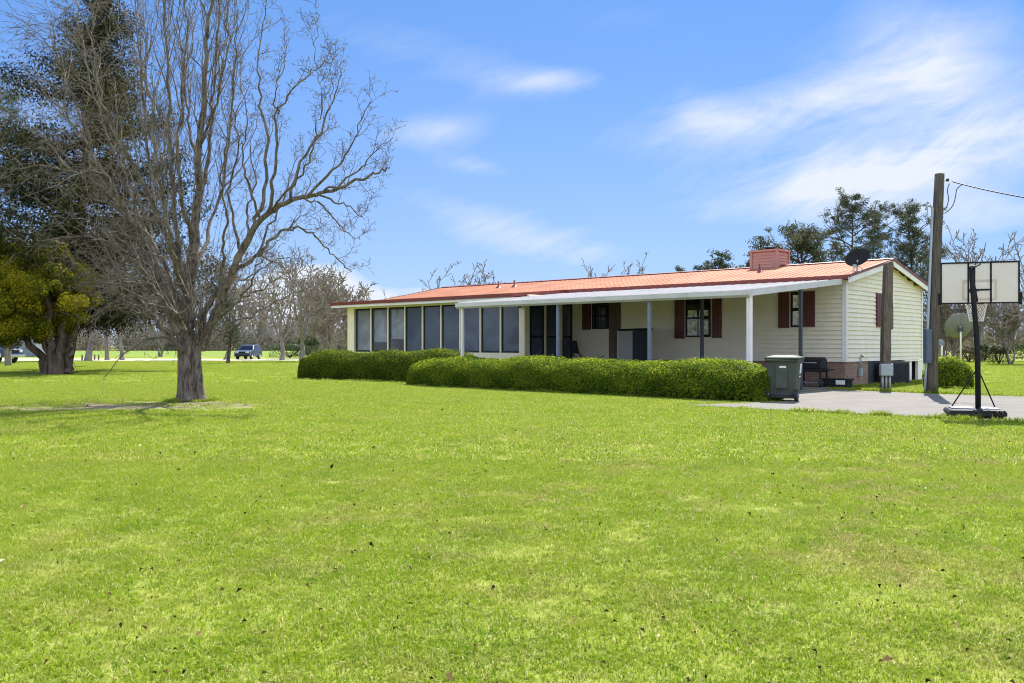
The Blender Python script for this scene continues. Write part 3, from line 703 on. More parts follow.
# utility pole
pb = G(931.5, 393.5); PT = P(939.5, 174, pb.y)
o = place('utility_pole', pb, 0, 'tall weathered wooden utility pole with conduit and grey electrical box', 'utility pole')
lean = (PT-pb); m = MB()
prof = [(0, .185), (.3, .17), (1.2, .155), (2.5, .15), (4.0, .145), (5.4, .14), (lean.z, .135)]
m.tube([(lean.x*(z/lean.z)**1.2+.006*math.sin(z*3), 0, z) for z, r in prof], [r for z, r in prof], 14); m.build('pole', MAT['wood_grey'], o)
def lx(z): return lean.x*(z/lean.z)**1.2
m = MB(); m.tube([(-.23, -.06, 0), (lx(1)-.20, -.06, 1.0), (lx(3)-.19, -.06, 3.0), (lx(5.35)-.185, -.06, 5.45), (lx(5.4)-.28, -.06, 5.55), (lx(5.4)-.36, -.06, 5.5), (lx(5.4)-.37, -.06, 5.40)], .038, 8); m.build('conduit', MAT['grey'], o)
m = MB(); m.box((-.26, -.22, .90), (-.09, -.02, 1.90)); pnl = m.build('electrical_panel', MAT['panel'], o, .012)
m = MB(); m.box((-.24, -.232, .98), (-.11, -.222, 1.82)); m.build('panel_door', MAT['panel'], pnl)
m = MB(); z = 5.2; m.tube([(lx(z)-.0, 0, z-.05), (lx(z), 0, z+.05)], .150, 14, False); m.build('band', MAT['darkgrey'], o)
m = MB(); q = P(947.6, 180, pb.y)-pb; m.lathe([(.001, -.05), (.035, -.04), (.05, 0), (.035, .04), (.001, .05)], (q.x, 0, q.z), n=10); m.tube([(lx(6.3)+.1, 0, q.z-.05), (q.x, 0, q.z)], .012, 6); m.build('insulator', MAT['darkgrey'], o)
# service wire
A_, B_ = P(952, 181.6, pb.y), P(1075, 205, 21)
pts = [A_.lerp(B_, i/20)-Vector((0, 0, .06*(1-(2*i/20-1)**2))) for i in range(21)]
wire = empty('power_line', A_); tag(wire, 'black service wire running from the wooden utility pole out to the right', 'wire')
m = MB(); m.tube([p-A_ for p in pts]+[B_+(B_-A_)*.6-A_], .016, 6); m.build('cable', MAT['black'], wire)
def loop(pix, r=.014):
    m = MB(); L = [P(x, y, pb.y)-A_ for x, y in pix]
    out = []
    for i in range(len(L)-1):
        p0, p1, p2, p3 = L[max(i-1, 0)], L[i], L[i+1], L[min(i+2, len(L)-1)]
        for k in range(5):
            s = k/5; out.append(.5*((2*p1)+(p2-p0)*s+(2*p0-5*p1+4*p2-p3)*s*s+(3*p1-p0-3*p2+p3)*s**3))
    out.append(L[-1]); m.tube(out, r, 6); m.build('drip_loop', MAT['darkgrey'], wire)
loop([(963, 184), (957, 189), (955.5, 197), (953, 205), (948, 211), (943, 213.5)]); loop([(949.5, 183.5), (947.5, 190), (948.5, 199), (947, 206), (943.5, 210)])
# broken post with meter box
qb = G(885.5, 388.5)
o = place('broken_post', qb, 0, 'short weathered broken post with grey meter box in front of the gable', 'post')
m = MB(); zt = H_EYE+(PYH-260.5)/F_PX*qb.y
def ringp(z, wv, x, skew=0):
    wv *= .78; return [(x-wv, -.14, z+skew), (x+wv, -.14, z-.03), (x+wv*.9, .14, z), (x-wv, .14, z+skew)]
rs = [ringp(0, .17, 0), ringp(1.0, .165, 0), ringp(1.95, .16, .01), ringp(2.0, .20, .05), ringp(2.7, .20, .05), ringp(2.9, .165, .06), ringp(3.8, .155, .08), ringp(zt-.12, .15, .1), ringp(zt, .12, .1, -.08)]
vs = [v for r in rs for v in r]; k = len(rs)
m.add(vs, [(i*4+j, i*4+(j+1) % 4, (i+1)*4+(j+1) % 4, (i+1)*4+j) for i in range(k-1) for j in range(4)]+[(3, 2, 1, 0), tuple(range(4*k-4, 4*k))]); m.build('post', MAT['wood'], o, .015)
mb_ = MB(); mb_.box((-.28, -.34, .43), (.12, -.16, .82)); mbx = mb_.build('meter_box', MAT['grey'], o, .025)
for x in (-.20, -.08, .04):
    m = MB(); m.tube([(x, -.25, 0), (x, -.25, .429)], .035, 8); m.build('conduit', MAT['grey'], mbx)

# roof dish
o_y = .55; o_x = HX(857, o_y); zb = roof_z(o_y)
dp = HW(o_x, o_y, zb); o = place('satellite_dish', dp, 0, 'small black satellite dish mounted on the red roof at the gable', 'satellite dish')
m = MB(); m.tube([(0, 0, -.02), (.0, -.02, .25), (-.02, -.10, .38)], .025, 8); m.tube([(.22, -.1, .02), (0, -.02, .22)], .014, 6); m.tube([(-.2, -.1, .0), (0, -.02, .22)], .014, 6); m.box((-.1, -.1, -.03), (.1, .1, .01)); m.build('mast', MAT['grey'], o)
dv = Vector((.35, .75, .62)).normalized(); Mq = Matrix.Translation((-.0, -.0, .42)) @ dv.to_track_quat('Z', 'Y').to_matrix().to_4x4() @ Matrix.Diagonal((.44, .33, .4, 1))
Mq = Matrix.Translation((0, -.02, .46)) @ Matrix.Rotation(math.radians(-28), 4, 'Y') @ Matrix.Rotation(math.radians(62), 4, 'X') @ Matrix.Diagonal((.44, .30, .40, 1))
m = MB(); m.lathe([(.001, .0), (.5, .05), (.9, .16), (1, .2), (1.0, .23), (.9, .19), (.5, .08), (.001, .03)], (0, 0, -.1), n=24, M=Mq); m.build('reflector', MAT['black'], o)
m = MB(); m.tube([(0, -.05, .25), (-.12, -.28, .12), (-.25, -.42, .15)], .014, 6); m.box((-.30, -.48, .10), (-.20, -.38, .20)); m.build('feed_arm', MAT['grey'], o)

# ------------------------------------------------------------------ basketball hoop (it faces the house)
hb = G(977.5, 417)
o = place('basketball_hoop', (hb.x, hb.y, .016), math.radians(-19), 'portable basketball hoop on a black base at the driveway edge, seen from behind', 'basketball hoop')
m = MB()
prof = [(-.55, .03), (-.59, .10), (-.54, .155), (.38, .165), (.43, .10), (.41, .03)]
m.prism(prof, 'y', -.62, .34); m.build('base', MAT['blackp'], o, .03)
m = MB(); m.box((-.50, -.40, .166), (-.1, .22, .178)); m.box((.0, -.40, .166), (.33, .22, .178)); m.build('base_panel', MAT['bluegrey'], o)
for sx in (.30, .38):
    m = MB(); m.lathe([(.001, -.02), (.07, -.02), (.08, 0), (.07, .02), (.001, .02)], (sx-.06, -.66, .085), 'x', 16); m.build('wheel', MAT['rubber'], o)
m = MB(); m.tube([(.0, -.08, .16), (-.01, -.08, 1.2), (-.03, -.06, 1.7), (-.09, -.02, 2.5), (-.115, .0, 2.93)], [.052, .052, .05, .045, .042], 12); m.build('pole', MAT['black'], o)
for sx in (-.45, .33):
    m = MB(); m.tube([(sx, .12, .17), (-.01, -.07, .95)], .013, 6); m.build('brace', MAT['black'], o)
BW, Z0, Z1, YBd = .72, 2.24, 3.09, .55
bx0 = .115
m = MB(); k = .027
for a, b in (((bx0-BW, Z0), (bx0+BW, Z0+k)), ((bx0-BW, Z1-k), (bx0+BW, Z1)), ((bx0-BW, Z0+k), (bx0-BW+k, Z1-k)), ((bx0+BW-k, Z0+k), (bx0+BW, Z1-k)),
             ((bx0-.22, Z0+k), (bx0-.19, Z1-k)), ((bx0+.19, Z0+k), (bx0+.22, Z1-k)), ((bx0-.19, Z0+.27), (bx0+.19, Z0+.30))):
    m.box((a[0], YBd-.04, a[1]), (b[0], YBd, b[1]))
for sx in (-1, 1): m.box((bx0+sx*(BW+.012)-.03, YBd-.05, Z0-.02), (bx0+sx*(BW+.012)+.03, YBd+.01, Z0+.22))
bf = m.build('backboard_frame', MAT['black'], o)
m = MB(); m.box((bx0-BW+.02, YBd-.014, Z0+.02), (bx0+BW-.02, YBd-.006, Z1-.02)); m.build('backboard', MAT['acrylic'], o)
m = MB(); q = .05; ty0, ty1, tx = Z0+.08, Z0+.50, .32
for a, b in (((-tx, ty0), (tx, ty0+q)), ((-tx, ty1-q), (tx, ty1)), ((-tx, ty0+q), (-tx+q, ty1-q)), ((tx-q, ty0+q), (tx, ty1-q))): m.box((bx0+a[0], YBd-.004, a[1]), (bx0+b[0], YBd-.001, b[1]))
m.build('target_square', MAT['tape'], o)
for za, zb in ((2.93, Z1-.05), (2.45, Z0+.28)):
    for sx in (-.055, .03):
        m = MB(); m.tube([(-.10+sx, -.03, za), (bx0-.02+sx, YBd-.03, zb)], .018, 6); m.build('arm', MAT['black'], o)
m = MB(); m.tube([(-.07, -.03, 2.97), (-.03, .25, 2.6), (.06, YBd-.05, Z0+.05)], .03, 8); m.build('spring_arm', MAT['black'], o)
RR, rz_ = .225, Z0+.05; ryc = YBd+.15+RR
m = MB(); m.tube([(bx0+.0+RR*math.cos(a), ryc+RR*math.sin(a), rz_) for a in [2*math.pi*i/24 for i in range(25)]], .010, 6, False); m.box((bx0-.09, YBd+.001, rz_-.06), (bx0+.09, YBd+.16, rz_-.015)); m.build('rim', MAT['orange'], o)
m = MB()
for s in (-1, 1):
    for i in range(12):
        pts = []
        for j in range(7):
            f = j/6; a = 2*math.pi*(i/12+s*f*.25); r = RR*(1-.42*f**.7); pts.append((bx0+r*math.cos(a), ryc+r*math.sin(a), rz_-.40*f))
        m.tube(pts, .004, 4, False)
m.build('net', MAT['net'], o)

# ------------------------------------------------------------------ hedges
HEDGE_STOPS = [(0, (.045, .085, .012)), (.4, (.12, .20, .020)), (.7, (.24, .31, .026)), (1, (.40, .44, .045))]
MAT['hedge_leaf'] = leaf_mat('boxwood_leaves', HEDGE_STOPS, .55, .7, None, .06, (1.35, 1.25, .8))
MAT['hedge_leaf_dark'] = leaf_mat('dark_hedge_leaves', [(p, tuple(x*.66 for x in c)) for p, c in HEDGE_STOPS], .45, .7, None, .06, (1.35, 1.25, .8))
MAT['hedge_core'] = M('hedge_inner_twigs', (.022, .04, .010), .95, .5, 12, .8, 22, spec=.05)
MAT['litter'] = simple_ground('leaf_litter', [(.3, (.16, .12, .08)), (.7, (.24, .19, .13))], 3)
def hedge(A, B, depth, h, label, dens, size, seed, endround=1.0, leaf='hedge_leaf'):
    rng = np.random.default_rng(seed)
    A, B = Vector(A), Vector(B); L = (B-A).length; d = (B-A).normalized(); nrm = Vector((-d.y, d.x, 0))
    o = empty('clipped_hedge', A, math.atan2(d.y, d.x)); tag(o, label, 'hedge', None)
    ph = rng.random(12)*6.28
    def surf(s, th):
        """s along (0..L), th 0 front foot .. pi back foot"""
        e = np.minimum(np.clip(s/endround, 0, 1), np.clip((L-s)/endround, 0, 1)); cap = np.sqrt(np.clip(1-(1-e)**2, .0, 1))
        c, sn = np.cos(th), np.sin(th); p = .72
        x = -np.sign(c)*np.abs(c)**p; zz = np.abs(sn)**(p*1.0)
        und = .5*np.sin(s*1.1+ph[0])+.35*np.sin(s*2.3+ph[1])+.3*np.sin(s*4.7+th*2+ph[2])+.25*np.sin(s*7.9-th*5+ph[3])+.2*np.sin(th*9+s*3+ph[4])
        wob = 1+.045*und
        y = depth/2+depth/2*x*wob*(.35+.65*cap)*(.90+.10*np.sin(np.clip(zz, 0, 1)*2.6))
        hh = h*(1+.03*(np.sin(s*.8+ph[5])+np.sin(s*1.9+ph[6])))*(.45+.55*cap)
        return np.stack([s, y, .02+zz*hh*wob], -1)
    ns, nt_ = int(L*7), 26
    s = np.linspace(.02, L-.02, ns); th = np.linspace(0, math.pi, nt_)
    SS, TT = np.meshgrid(s, th, indexing='ij'); V = surf(SS, TT)
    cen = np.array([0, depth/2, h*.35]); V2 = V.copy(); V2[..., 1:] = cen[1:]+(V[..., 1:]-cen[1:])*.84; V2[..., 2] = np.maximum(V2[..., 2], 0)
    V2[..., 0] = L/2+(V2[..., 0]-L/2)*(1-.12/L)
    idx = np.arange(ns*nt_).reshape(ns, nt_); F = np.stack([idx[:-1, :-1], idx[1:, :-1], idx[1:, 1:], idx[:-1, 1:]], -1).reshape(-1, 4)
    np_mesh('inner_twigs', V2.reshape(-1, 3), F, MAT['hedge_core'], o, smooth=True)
    # end caps are part of the leaf shell
    n = int(L*(depth+2*h)*dens)
    ls = rng.random(n)*L; lt = np.arccos(np.clip(1-2*rng.random(n), -1, 1)) if False else rng.random(n)*math.pi
    # more even over the cross-section
    lt = np.interp(rng.random(n), [0, .30, .70, 1], [0.0, .75, math.pi-.75, math.pi])
    C = surf(ls, lt); e = 1e-2
    ta = surf(np.clip(ls+e, 0, L), lt)-surf(np.clip(ls-e, 0, L), lt); tb = surf(ls, lt+e)-surf(ls, lt-e)
    N = np.cross(ta, tb); N /= np.linalg.norm(N, axis=1)[:, None]+1e-9
    if N[:, 2].mean() < 0: N = -N
    C = C - N*(rng.random(n)**1.3*.15-.035)[:, None]+rng.normal(0, .014, (n, 3))
    sh = (rng.random(n) < .35) & (N[:, 2] > .1); C[sh] += N[sh]*(rng.random(sh.sum())*.035)[:, None]+np.array([0, 0, 1])*(rng.random(sh.sum())*.025)[:, None]
    ne = int(2*depth*h*dens*1.2)
    for end in (0, 1):
        u = rng.random(ne)*2-1; v = rng.random(ne)
        k = np.sqrt(np.clip(1-np.abs(u)**3.5, 0, 1))
        Ce = np.stack([np.full(ne, 0.)+.10*(np.abs(u)**2)+rng.random(ne)*.1+.12*v**3, depth/2+u*depth*.36, .02+v*h*.80*k**.4], -1)
        Ne = np.tile(np.array([-1., 0, .25]), (ne, 1))
        if end: Ce[:, 0] = L-Ce[:, 0]; Ne[:, 0] = 1
        C = np.concatenate([C, Ce]); N = np.concatenate([N, Ne])
    C[:, 2] = np.maximum(C[:, 2], .02)
    nn = len(C); r = np.clip(rng.normal(.42, .23, nn)+.16*np.sin(C[:, 0]*3.1+ph[7])*np.sin(C[:, 1]*4+C[:, 2]*5), 0, 1)
    tipy = rng.random(nn) < .12; r[tipy] = np.clip(r[tipy]+.35, 0, 1)
    V, F, a = leaf_arrays(C, N+np.array([0, 0, .35]), size*(.7+.7*rng.random(nn)), .6, .6, rng, r)
    np_mesh('leaves', V, F, MAT[leaf], o, a)
    # whippy shoots above the clipped top
    return o
hedge(G(398, 385.0), G(753, 402.8), 2.0, .95, 'long low clipped hedge with sunlit top running in front of the carport', 1900, .05, 3, 1.7)
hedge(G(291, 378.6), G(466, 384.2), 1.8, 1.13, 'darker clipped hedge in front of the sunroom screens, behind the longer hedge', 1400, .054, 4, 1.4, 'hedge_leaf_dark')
hedge(G(938, 389), G(980, 389), 1.5, 1.0, 'short clipped hedge on the grass behind the utility pole', 1150, .06, 5, .6)

# ------------------------------------------------------------------ trees
def unit(v): return v/(np.linalg.norm(v)+1e-9)
class Skel:
    def __init__(s): s.main = []; s.twig = []; s.tips = []
def spline(pts, n):
    pts = np.array(pts, float); k = len(pts); t = np.linspace(0, k-1, n); out = []
    for u in t:
        i = min(int(u), k-2); f = u-i
        p0, p1, p2, p3 = pts[max(i-1, 0)], pts[i], pts[i+1], pts[min(i+2, k-1)]
        out.append(.5*((2*p1)+(p2-p0)*f+(2*p0-5*p1+4*p2-p3)*f*f+(3*p1-p0-3*p2+p3)*f**3))
    return np.array(out)
def grow(sk, p, d, L, r, lv, cfg, rng):
    c = cfg[lv]; n = c.get('seg', 6); pts = [p]; d = unit(d)
    for i in range(n-1):
        d = unit(d+rng.normal(0, c['wander'], 3)+np.array([0, 0, c['up']*(1 if i > 0 else .3)]))
        pts.append(pts[-1]+d*L/(n-1))
    pts = np.array(pts); rad = r*(1-np.linspace(0, 1, n)**.9*.78); rad = np.maximum(rad, cfg[0].get('rmin', .003))
    (sk.main if r > cfg[0].get('main_r', .05) else sk.twig).append((pts, rad))
    if lv+1 < len(cfg): kids(sk, pts, rad, L, lv+1, cfg, rng)
    else: sk.tips.append((pts[-1], d)); sk.tips.append((pts[n//2], d))
def kids(sk, pts, rad, L, lv, cfg, rng, count=None, s0=None):
    c = cfg[lv]; k = count if count is not None else max(1, int(c['n']*rng.uniform(.7, 1.3)))
    n = len(pts); a0 = rng.random()*6.28
    for j in range(k):
        s = (s0 if s0 is not None else c.get('s0', .2))+(1-(s0 if s0 is not None else c.get('s0', .2)))*(j+rng.random())/k; s = min(s, .98)
        x = s*(n-1); i = min(int(x), n-2); f = x-i; p = pts[i]*(1-f)+pts[i+1]*f; rr = rad[i]*(1-f)+rad[i+1]*f
        t = unit(pts[i+1]-pts[i]); a = a0+j*2.4+rng.normal(0, .5)
        ref = np.array([0, 0, 1.]) if abs(t[2]) < .9 else np.array([1., 0, 0]); u = unit(np.cross(t, ref)); w = np.cross(t, u)
        th = math.radians(rng.uniform(*c['ang'])); d = t*math.cos(th)+(u*math.cos(a)+w*math.sin(a))*math.sin(th)
        if 'bias' in c: d = unit(d)+np.array(c['bias'])
        ln = L*c['len']*rng.uniform(.55, 1.25)*(1.15-.55*s) if 'abs' not in c else rng.uniform(*c['abs'])
        grow(sk, p, d, ln, min(rr*.75, max(ln*c.get('rk', .018), cfg[0].get('rmin', .003))), lv, cfg, rng)
def emit_tree(o, sk, mat_main, mat_twig, twig_name='branches', sides=(10, 6, 3)):
    def sd(r): return sides[0] if r > .09 else (sides[1] if r > .025 else sides[2])
    base = np.array(o.location)
    if sk.main:
        V, F = tubes_arrays(sk.main, sd); np_mesh('trunk', V-base, F, mat_main, o, smooth=True)
    if sk.twig:
        V, F = tubes_arrays(sk.twig, sd); np_mesh(twig_name, V-base, F, mat_twig, o, smooth=True)

# --- the old bare tree in the foreground
def foreground_tree():
    rng = np.random.default_rng(21); Y0 = 22.9
    b = G(190.5, 401); o = place('bare_tree', b, 0, 'large leafless old tree with many stems standing in the lawn at the left', 'tree')
    sk = Skel()
    def Q(px, py, dy=0): v = P(px, py, Y0+dy); return np.array(v)
    def limb(pts, r0, r1, n=None):
        q = spline([Q(*p) for p in pts], n or 4*len(pts)); k = len(q)
        q[1:-1] += rng.normal(0, .032, (k-2, 3)); rad = r0+(r1-r0)*np.linspace(0, 1, k)**.75; rad *= 1+rng.normal(0, .03, k)
        sk.main.append((q, np.maximum(rad, .008))); return q, rad
    # trunk, fluted: several fused stems
    for dx, dy, r, top in ((-5, -.02, .20, 330), (4, .0, .22, 335), (9, -.1, .13, 345), (-1, -.12, .18, 325), (0, .14, .2, 330), (-8, .08, .14, 345)):
        q = spline([Q(190.5+dx*1.5, 402, dy*1.5), Q(190.5+dx*1.15, 392, dy*1.1), Q(189.5+dx*.95, 370, dy), Q(189+dx*.9, 352, dy), Q(189+dx*1.1, top, dy*1.2)], 14)
        sk.main.append((q, .80*np.array([r*1.25, r*1.12]+[r*1.0]*8+list(np.linspace(r, r*.5, 4)))))
    up = [
     ([(187,356,0),(188,315,.05),(190,275,.1),(194,235,.15),(198,195,.2),(199,150,.3),(204,100,.3),(206,50,.4),(212,0,.4),(216,-45,.5)], .225, .018),
     ([(189,305,.0),(181,255,-.4),(174,200,-.8),(171,140,-1.1),(168,80,-1.2),(165,20,-1.3),(161,-40,-1.3)], .085, .012),
     ([(196,212,.2),(206,175,.5),(212,130,.7),(213,85,.8),(219,20,.9),(221,-30,.9)], .07, .010),
     ([(193,245,.1),(184,205,-.8),(177,155,-1.3),(182,95,-1.6),(186,30,-1.7),(188,-30,-1.7)], .07, .010),
     ([(199,165,.3),(190,132,.7),(186,90,.9),(179,40,1.0),(178,-20,1.0)], .05, .009),
     ([(191,275,.2),(208,235,1.4),(223,182,2.2),(231,122,2.5),(235,62,2.6),(239,10,2.6)], .065, .010),
     ([(200,148,.3),(213,112,-.5),(225,72,-.8),(227,22,-.9),(230,-30,-.9)], .045, .008),
     ([(188,292,.2),(166,242,1.3),(151,182,1.9),(144,112,2.1),(138,42,2.2),(136,-20,2.2)], .075, .011),
     ([(188,300,-.2),(176,262,-1.5),(166,210,-2.4),(154,150,-2.9),(147,85,-3.1),(143,20,-3.2)], .07, .010),
    ]
    right = [
     ([(202,350,0),(212,320,-.1),(225,287,-.3),(238,258,-.5),(255,226,-.7),(275,208,-.8),(303,198,-.9),(322,193,-.9),(345,186,-.9),(372,174,-1),(382,172,-1),(390,168,-1)], .13, .012),
     ([(200,340,.3),(208,308,.4),(222,281,.6),(240,266,.8),(258,257,1.0),(270,240,1.1),(290,229,1.2),(308,231,1.2),(325,246,1.3),(340,262,1.3),(352,272,1.3)], .085, .010),
     ([(252,231,-.7),(264,195,-.5),(268,150,-.4),(262,110,-.3),(257,70,-.3),(262,30,-.2),(268,-5,-.2)], .06, .008),
     ([(268,213,-.8),(275,178,-1.2),(275,135,-1.4),(278,112,-1.5),(300,84,-1.6),(318,67,-1.6),(337,61,-1.7)], .05, .008),
     ([(278,114,-1.5),(274,92,-1.5),(284,60,-1.5),(290,28,-1.5)], .025, .006), ([(316,68,-1.6),(317,40,-1.6),(316,12,-1.6)], .014, .005),
     ([(288,203,-.8),(300,166,-.6),(318,135,-.5),(329,112,-.4),(337,88,-.4),(342,74,-.4)], .048, .007), ([(330,110,-.4),(332,80,-.4),(331,46,-.4)], .014, .005),
     ([(306,197,-.9),(330,173,-1.2),(347,152,-1.3),(360,124,-1.4),(372,98,-1.5)], .042, .007),
     ([(322,193,-.9),(345,180,-.6),(362,166,-.5),(376,150,-.4),(392,138,-.4)], .036, .006),
     ([(318,194,-.9),(335,203,-1.2),(350,208,-1.3),(361,216,-1.3),(368,206,-1.3)], .028, .006),
     ([(240,262,.8),(236,225,1.0),(230,190,1.1),(238,150,1.2),(233,100,1.2),(237,50,1.2)], .05, .008),
     ([(262,222,-.7),(250,190,-1.2),(243,160,-1.4),(246,120,-1.5),(240,70,-1.5)], .04, .007),
     ([(200,345,.4),(222,334,.8),(248,318,1),(278,300,1.2),(310,287,1.3)], .045, .007), ([(205,330,-.3),(226,312,-.9),(246,296,-1.3),(268,286,-1.6),(292,270,-1.8)], .04, .007),
     ([(238,258,-.5),(246,232,-.1),(249,205,.2),(256,180,.4),(252,150,.5),(256,118,.6)], .045, .007), ([(225,287,-.3),(222,255,-.9),(226,222,-1.4),(221,180,-1.8),(226,140,-2.0),(222,95,-2.0)], .05, .008),
     ([(275,208,-.8),(292,185,-1.6),(310,160,-2.0),(316,130,-2.2),(322,100,-2.3),(318,75,-2.3)], .036, .006), ([(303,198,-.9),(322,205,-.3),(338,222,.1),(352,236,.3),(360,240,.4)], .03, .006),
     ([(222,281,.6),(244,280,1.4),(262,268,1.9),(284,258,2.2),(300,262,2.3)], .035, .006), ([(258,257,1.0),(268,225,1.5),(284,200,1.8),(290,172,2.0),(304,150,2.1)], .04, .006),
     ([(290,229,1.2),(305,215,1.6),(318,220,1.8),(332,232,1.9)], .022, .005), ([(212,320,-.1),(232,305,-1.0),(252,282,-1.7),(262,255,-2.1),(280,240,-2.3)], .04, .006),
     ([(255,255,1),(275,262,1.3),(290,278,1.6),(300,300,1.7)], .03, .006),
    ]
    left = [
     ([(180,342,-.2),(168,300,-.6),(152,255,-1.1),(128,215,-1.6),(102,170,-2),(80,115,-2.2),(62,65,-2.2),(50,20,-2.2)], .085, .012),
     ([(176,335,-.3),(160,290,-.8),(135,258,-1.3),(100,240,-1.9),(72,236,-2.2)], .085, .010),
     ([(180,322,.5),(160,270,1.2),(142,220,1.8),(122,170,2.2),(98,110,2.4),(84,50,2.4),(76,0,2.4)], .07, .012),
     ([(180,305,.2),(152,240,.4),(112,195,.4),(72,172,.4),(30,166,.3),(-5,182,.3)], .06, .010),
     ([(182,352,-.3),(160,327,-.8),(130,304,-1.3),(106,298,-1.6)], .06, .008),
     ([(183,270,-.2),(160,220,-1.0),(130,160,-1.7),(105,105,-2.0),(95,60,-2.0),(92,20,-2.1)], .07, .010),
     ([(182,345,.2),(155,318,.9),(128,285,1.5),(100,268,2.0)], .06, .008),
     ([(185,330,-1.0),(165,300,-2.0),(140,280,-2.7),(118,274,-3.0)], .05, .008),
     ([(150,255,-1.1),(118,245,-1.2),(96,268,-1.3)], .03, .006),
     ([(112,195,.4),(92,150,.3),(66,118,.2),(40,80,.2)], .04, .007), ([(72,172,.4),(45,140,.5),(20,125,.6)], .03, .006),
    ]
    cu_ = [dict(main_r=.055, rmin=.0045), dict(n=18, abs=(.4, 2.2), ang=(25, 60), wander=.14, up=.24, seg=7, rk=.012, s0=.3, bias=(0, 0, .55)),
          dict(n=6, abs=(.2, .7), ang=(25, 65), wander=.16, up=.12, seg=5, rk=.012, bias=(0, 0, .3)), dict(n=2, abs=(.06, .2), ang=(40, 80), wander=.2, up=.1, seg=3, rk=.02)]
    cr_ = [dict(main_r=.055, rmin=.0045), dict(n=12, abs=(.25, .85), ang=(30, 70), wander=.18, up=.14, seg=6, rk=.017, s0=.25, bias=(.15, 0, .35)),
          dict(n=7, abs=(.08, .38), ang=(35, 75), wander=.2, up=.08, seg=4, rk=.022), dict(n=3, abs=(.04, .12), ang=(40, 85), wander=.2, up=0, seg=3, rk=.04)]
    cl_ = [dict(main_r=.055, rmin=.0045), dict(n=26, abs=(.5, 2.1), ang=(30, 80), wander=.19, up=.0, seg=9, rk=.015, s0=.08, bias=(-.2, 0, .12)),
          dict(n=7, abs=(.2, .9), ang=(30, 70), wander=.2, up=-.03, seg=6, rk=.014, bias=(-.1, 0, -.1)), dict(n=2, abs=(.06, .25), ang=(35, 80), wander=.2, up=-.04, seg=3, rk=.016)]
    for L, cfg in ((up, cu_), (right, cr_), (left, cl_)):
        for pts, r0, r1 in L:
            q, rad = limb(pts, r0, r1); ln = np.linalg.norm(np.diff(q, axis=0), axis=1).sum()
            if cfg is cr_ and pts[0][0] <= 202: s0_ = .3
            else: s0_ = None
            kids(sk, q, rad, ln, 1, cfg, rng, count=max(4, int(cfg[1]['n']*ln/4.2)), s0=s0_)
    # thin upright shoots from the fork
    for i in range(110):
        a = rng.random()*6.28; p = Q(190+rng.normal(0, 12), 335+rng.normal(0, 9), rng.normal(0, .25))
        grow(sk, p, np.array([math.cos(a)*.4, math.sin(a)*.4, 1]), rng.uniform(.8, 3.4), rng.uniform(.008, .018), 2, cr_, rng)
    emit_tree(o, sk, MAT['bark'], MAT['twig'])
foreground_tree()

def bare_tree(px, py, top, spread, label, seed, stems=1, group=None, lean=0, dense=1.0, mat='far_bark', Y=None, fork=.2):
    rng = np.random.default_rng(seed)
    b = G(px, py) if Y is None else Vector(((px-PXC)/F_PX*Y, Y, 0))
    Yb = b.y; h = H_EYE+(PYH-top)/F_PX*Yb; sp = spread/F_PX*Yb; rm = Yb*.00034
    o = place('bare_tree', b, 0, label, 'tree', group); sk = Skel(); bb = np.array(b)
    cfg = [dict(main_r=.06, rmin=rm), dict(n=5, len=.8, ang=(18, 48), wander=.09, up=.10, seg=8, rk=.026, s0=.5),
           dict(n=int(7*dense), len=.55, ang=(22, 55), wander=.12, up=.08, seg=6, rk=.02, s0=.15), dict(n=int(7*dense), len=.5, ang=(25, 60), wander=.15, up=.06, seg=5, rk=.016, s0=.15), dict(n=4, len=.45, ang=(25, 65), wander=.16, up=.05, seg=4, rk=.016)]
    for s in range(stems):
        a = rng.random()*6.28; off = (.25 if stems > 1 else 0)*h*.1; tilt = .35 if stems > 1 else .04
        d = unit(np.array([math.cos(a)*tilt+lean, math.sin(a)*tilt, 1])); r = h*.026*(1 if stems == 1 else .7)
        n = 8; q = [bb+np.array([math.cos(a)*off, math.sin(a)*off, -.05])]
        tl = h*fork
        for i in range(n-1): q.append(q[-1]+d*tl/(n-1)+rng.normal(0, .004*h, 3)*np.array([1, 1, 0]))
        q = np.array(q); rad = r*np.concatenate([[1.35, 1.1], np.linspace(1, .72, n-2)]); sk.main.append((q, rad))
        k = 5 if stems == 1 else 3
        for j in range(k):
            aa = a+j*6.28/k+rng.normal(0, .3); th = rng.uniform(.12, .55)*(sp/h)*1.5
            dd = unit(np.array([math.cos(aa)*th, math.sin(aa)*th, 1])); L = h*(1-fork)*rng.uniform(.72, 1.0)
            nn = 10; p = q[-1]; pl = [p]; d2 = dd
            for i in range(nn-1): d2 = unit(d2+rng.normal(0, .09, 3)+np.array([0, 0, .06])); pl.append(pl[-1]+d2*L/(nn-1))
            pl = np.array(pl); rl = np.maximum(r*.6*(1-np.linspace(0, 1, nn)**.8*.9), rm); sk.main.append((pl, rl))
            kids(sk, pl, rl, L, 2, cfg, rng, s0=.15, count=int(9*dense))
    emit_tree(o, sk, MAT[mat], MAT['twig'] if mat != 'far_bark' else MAT['far_twig'], sides=(8, 5, 3))
    return o
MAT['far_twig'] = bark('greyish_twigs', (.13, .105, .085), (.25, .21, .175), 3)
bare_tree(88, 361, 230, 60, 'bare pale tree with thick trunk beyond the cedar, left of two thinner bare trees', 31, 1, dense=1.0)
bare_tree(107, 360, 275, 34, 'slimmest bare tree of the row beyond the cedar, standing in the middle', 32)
bare_tree(122.5, 360.3, 270, 44, 'bare pale tree nearest the foreground tree in the row beyond the cedar', 33)
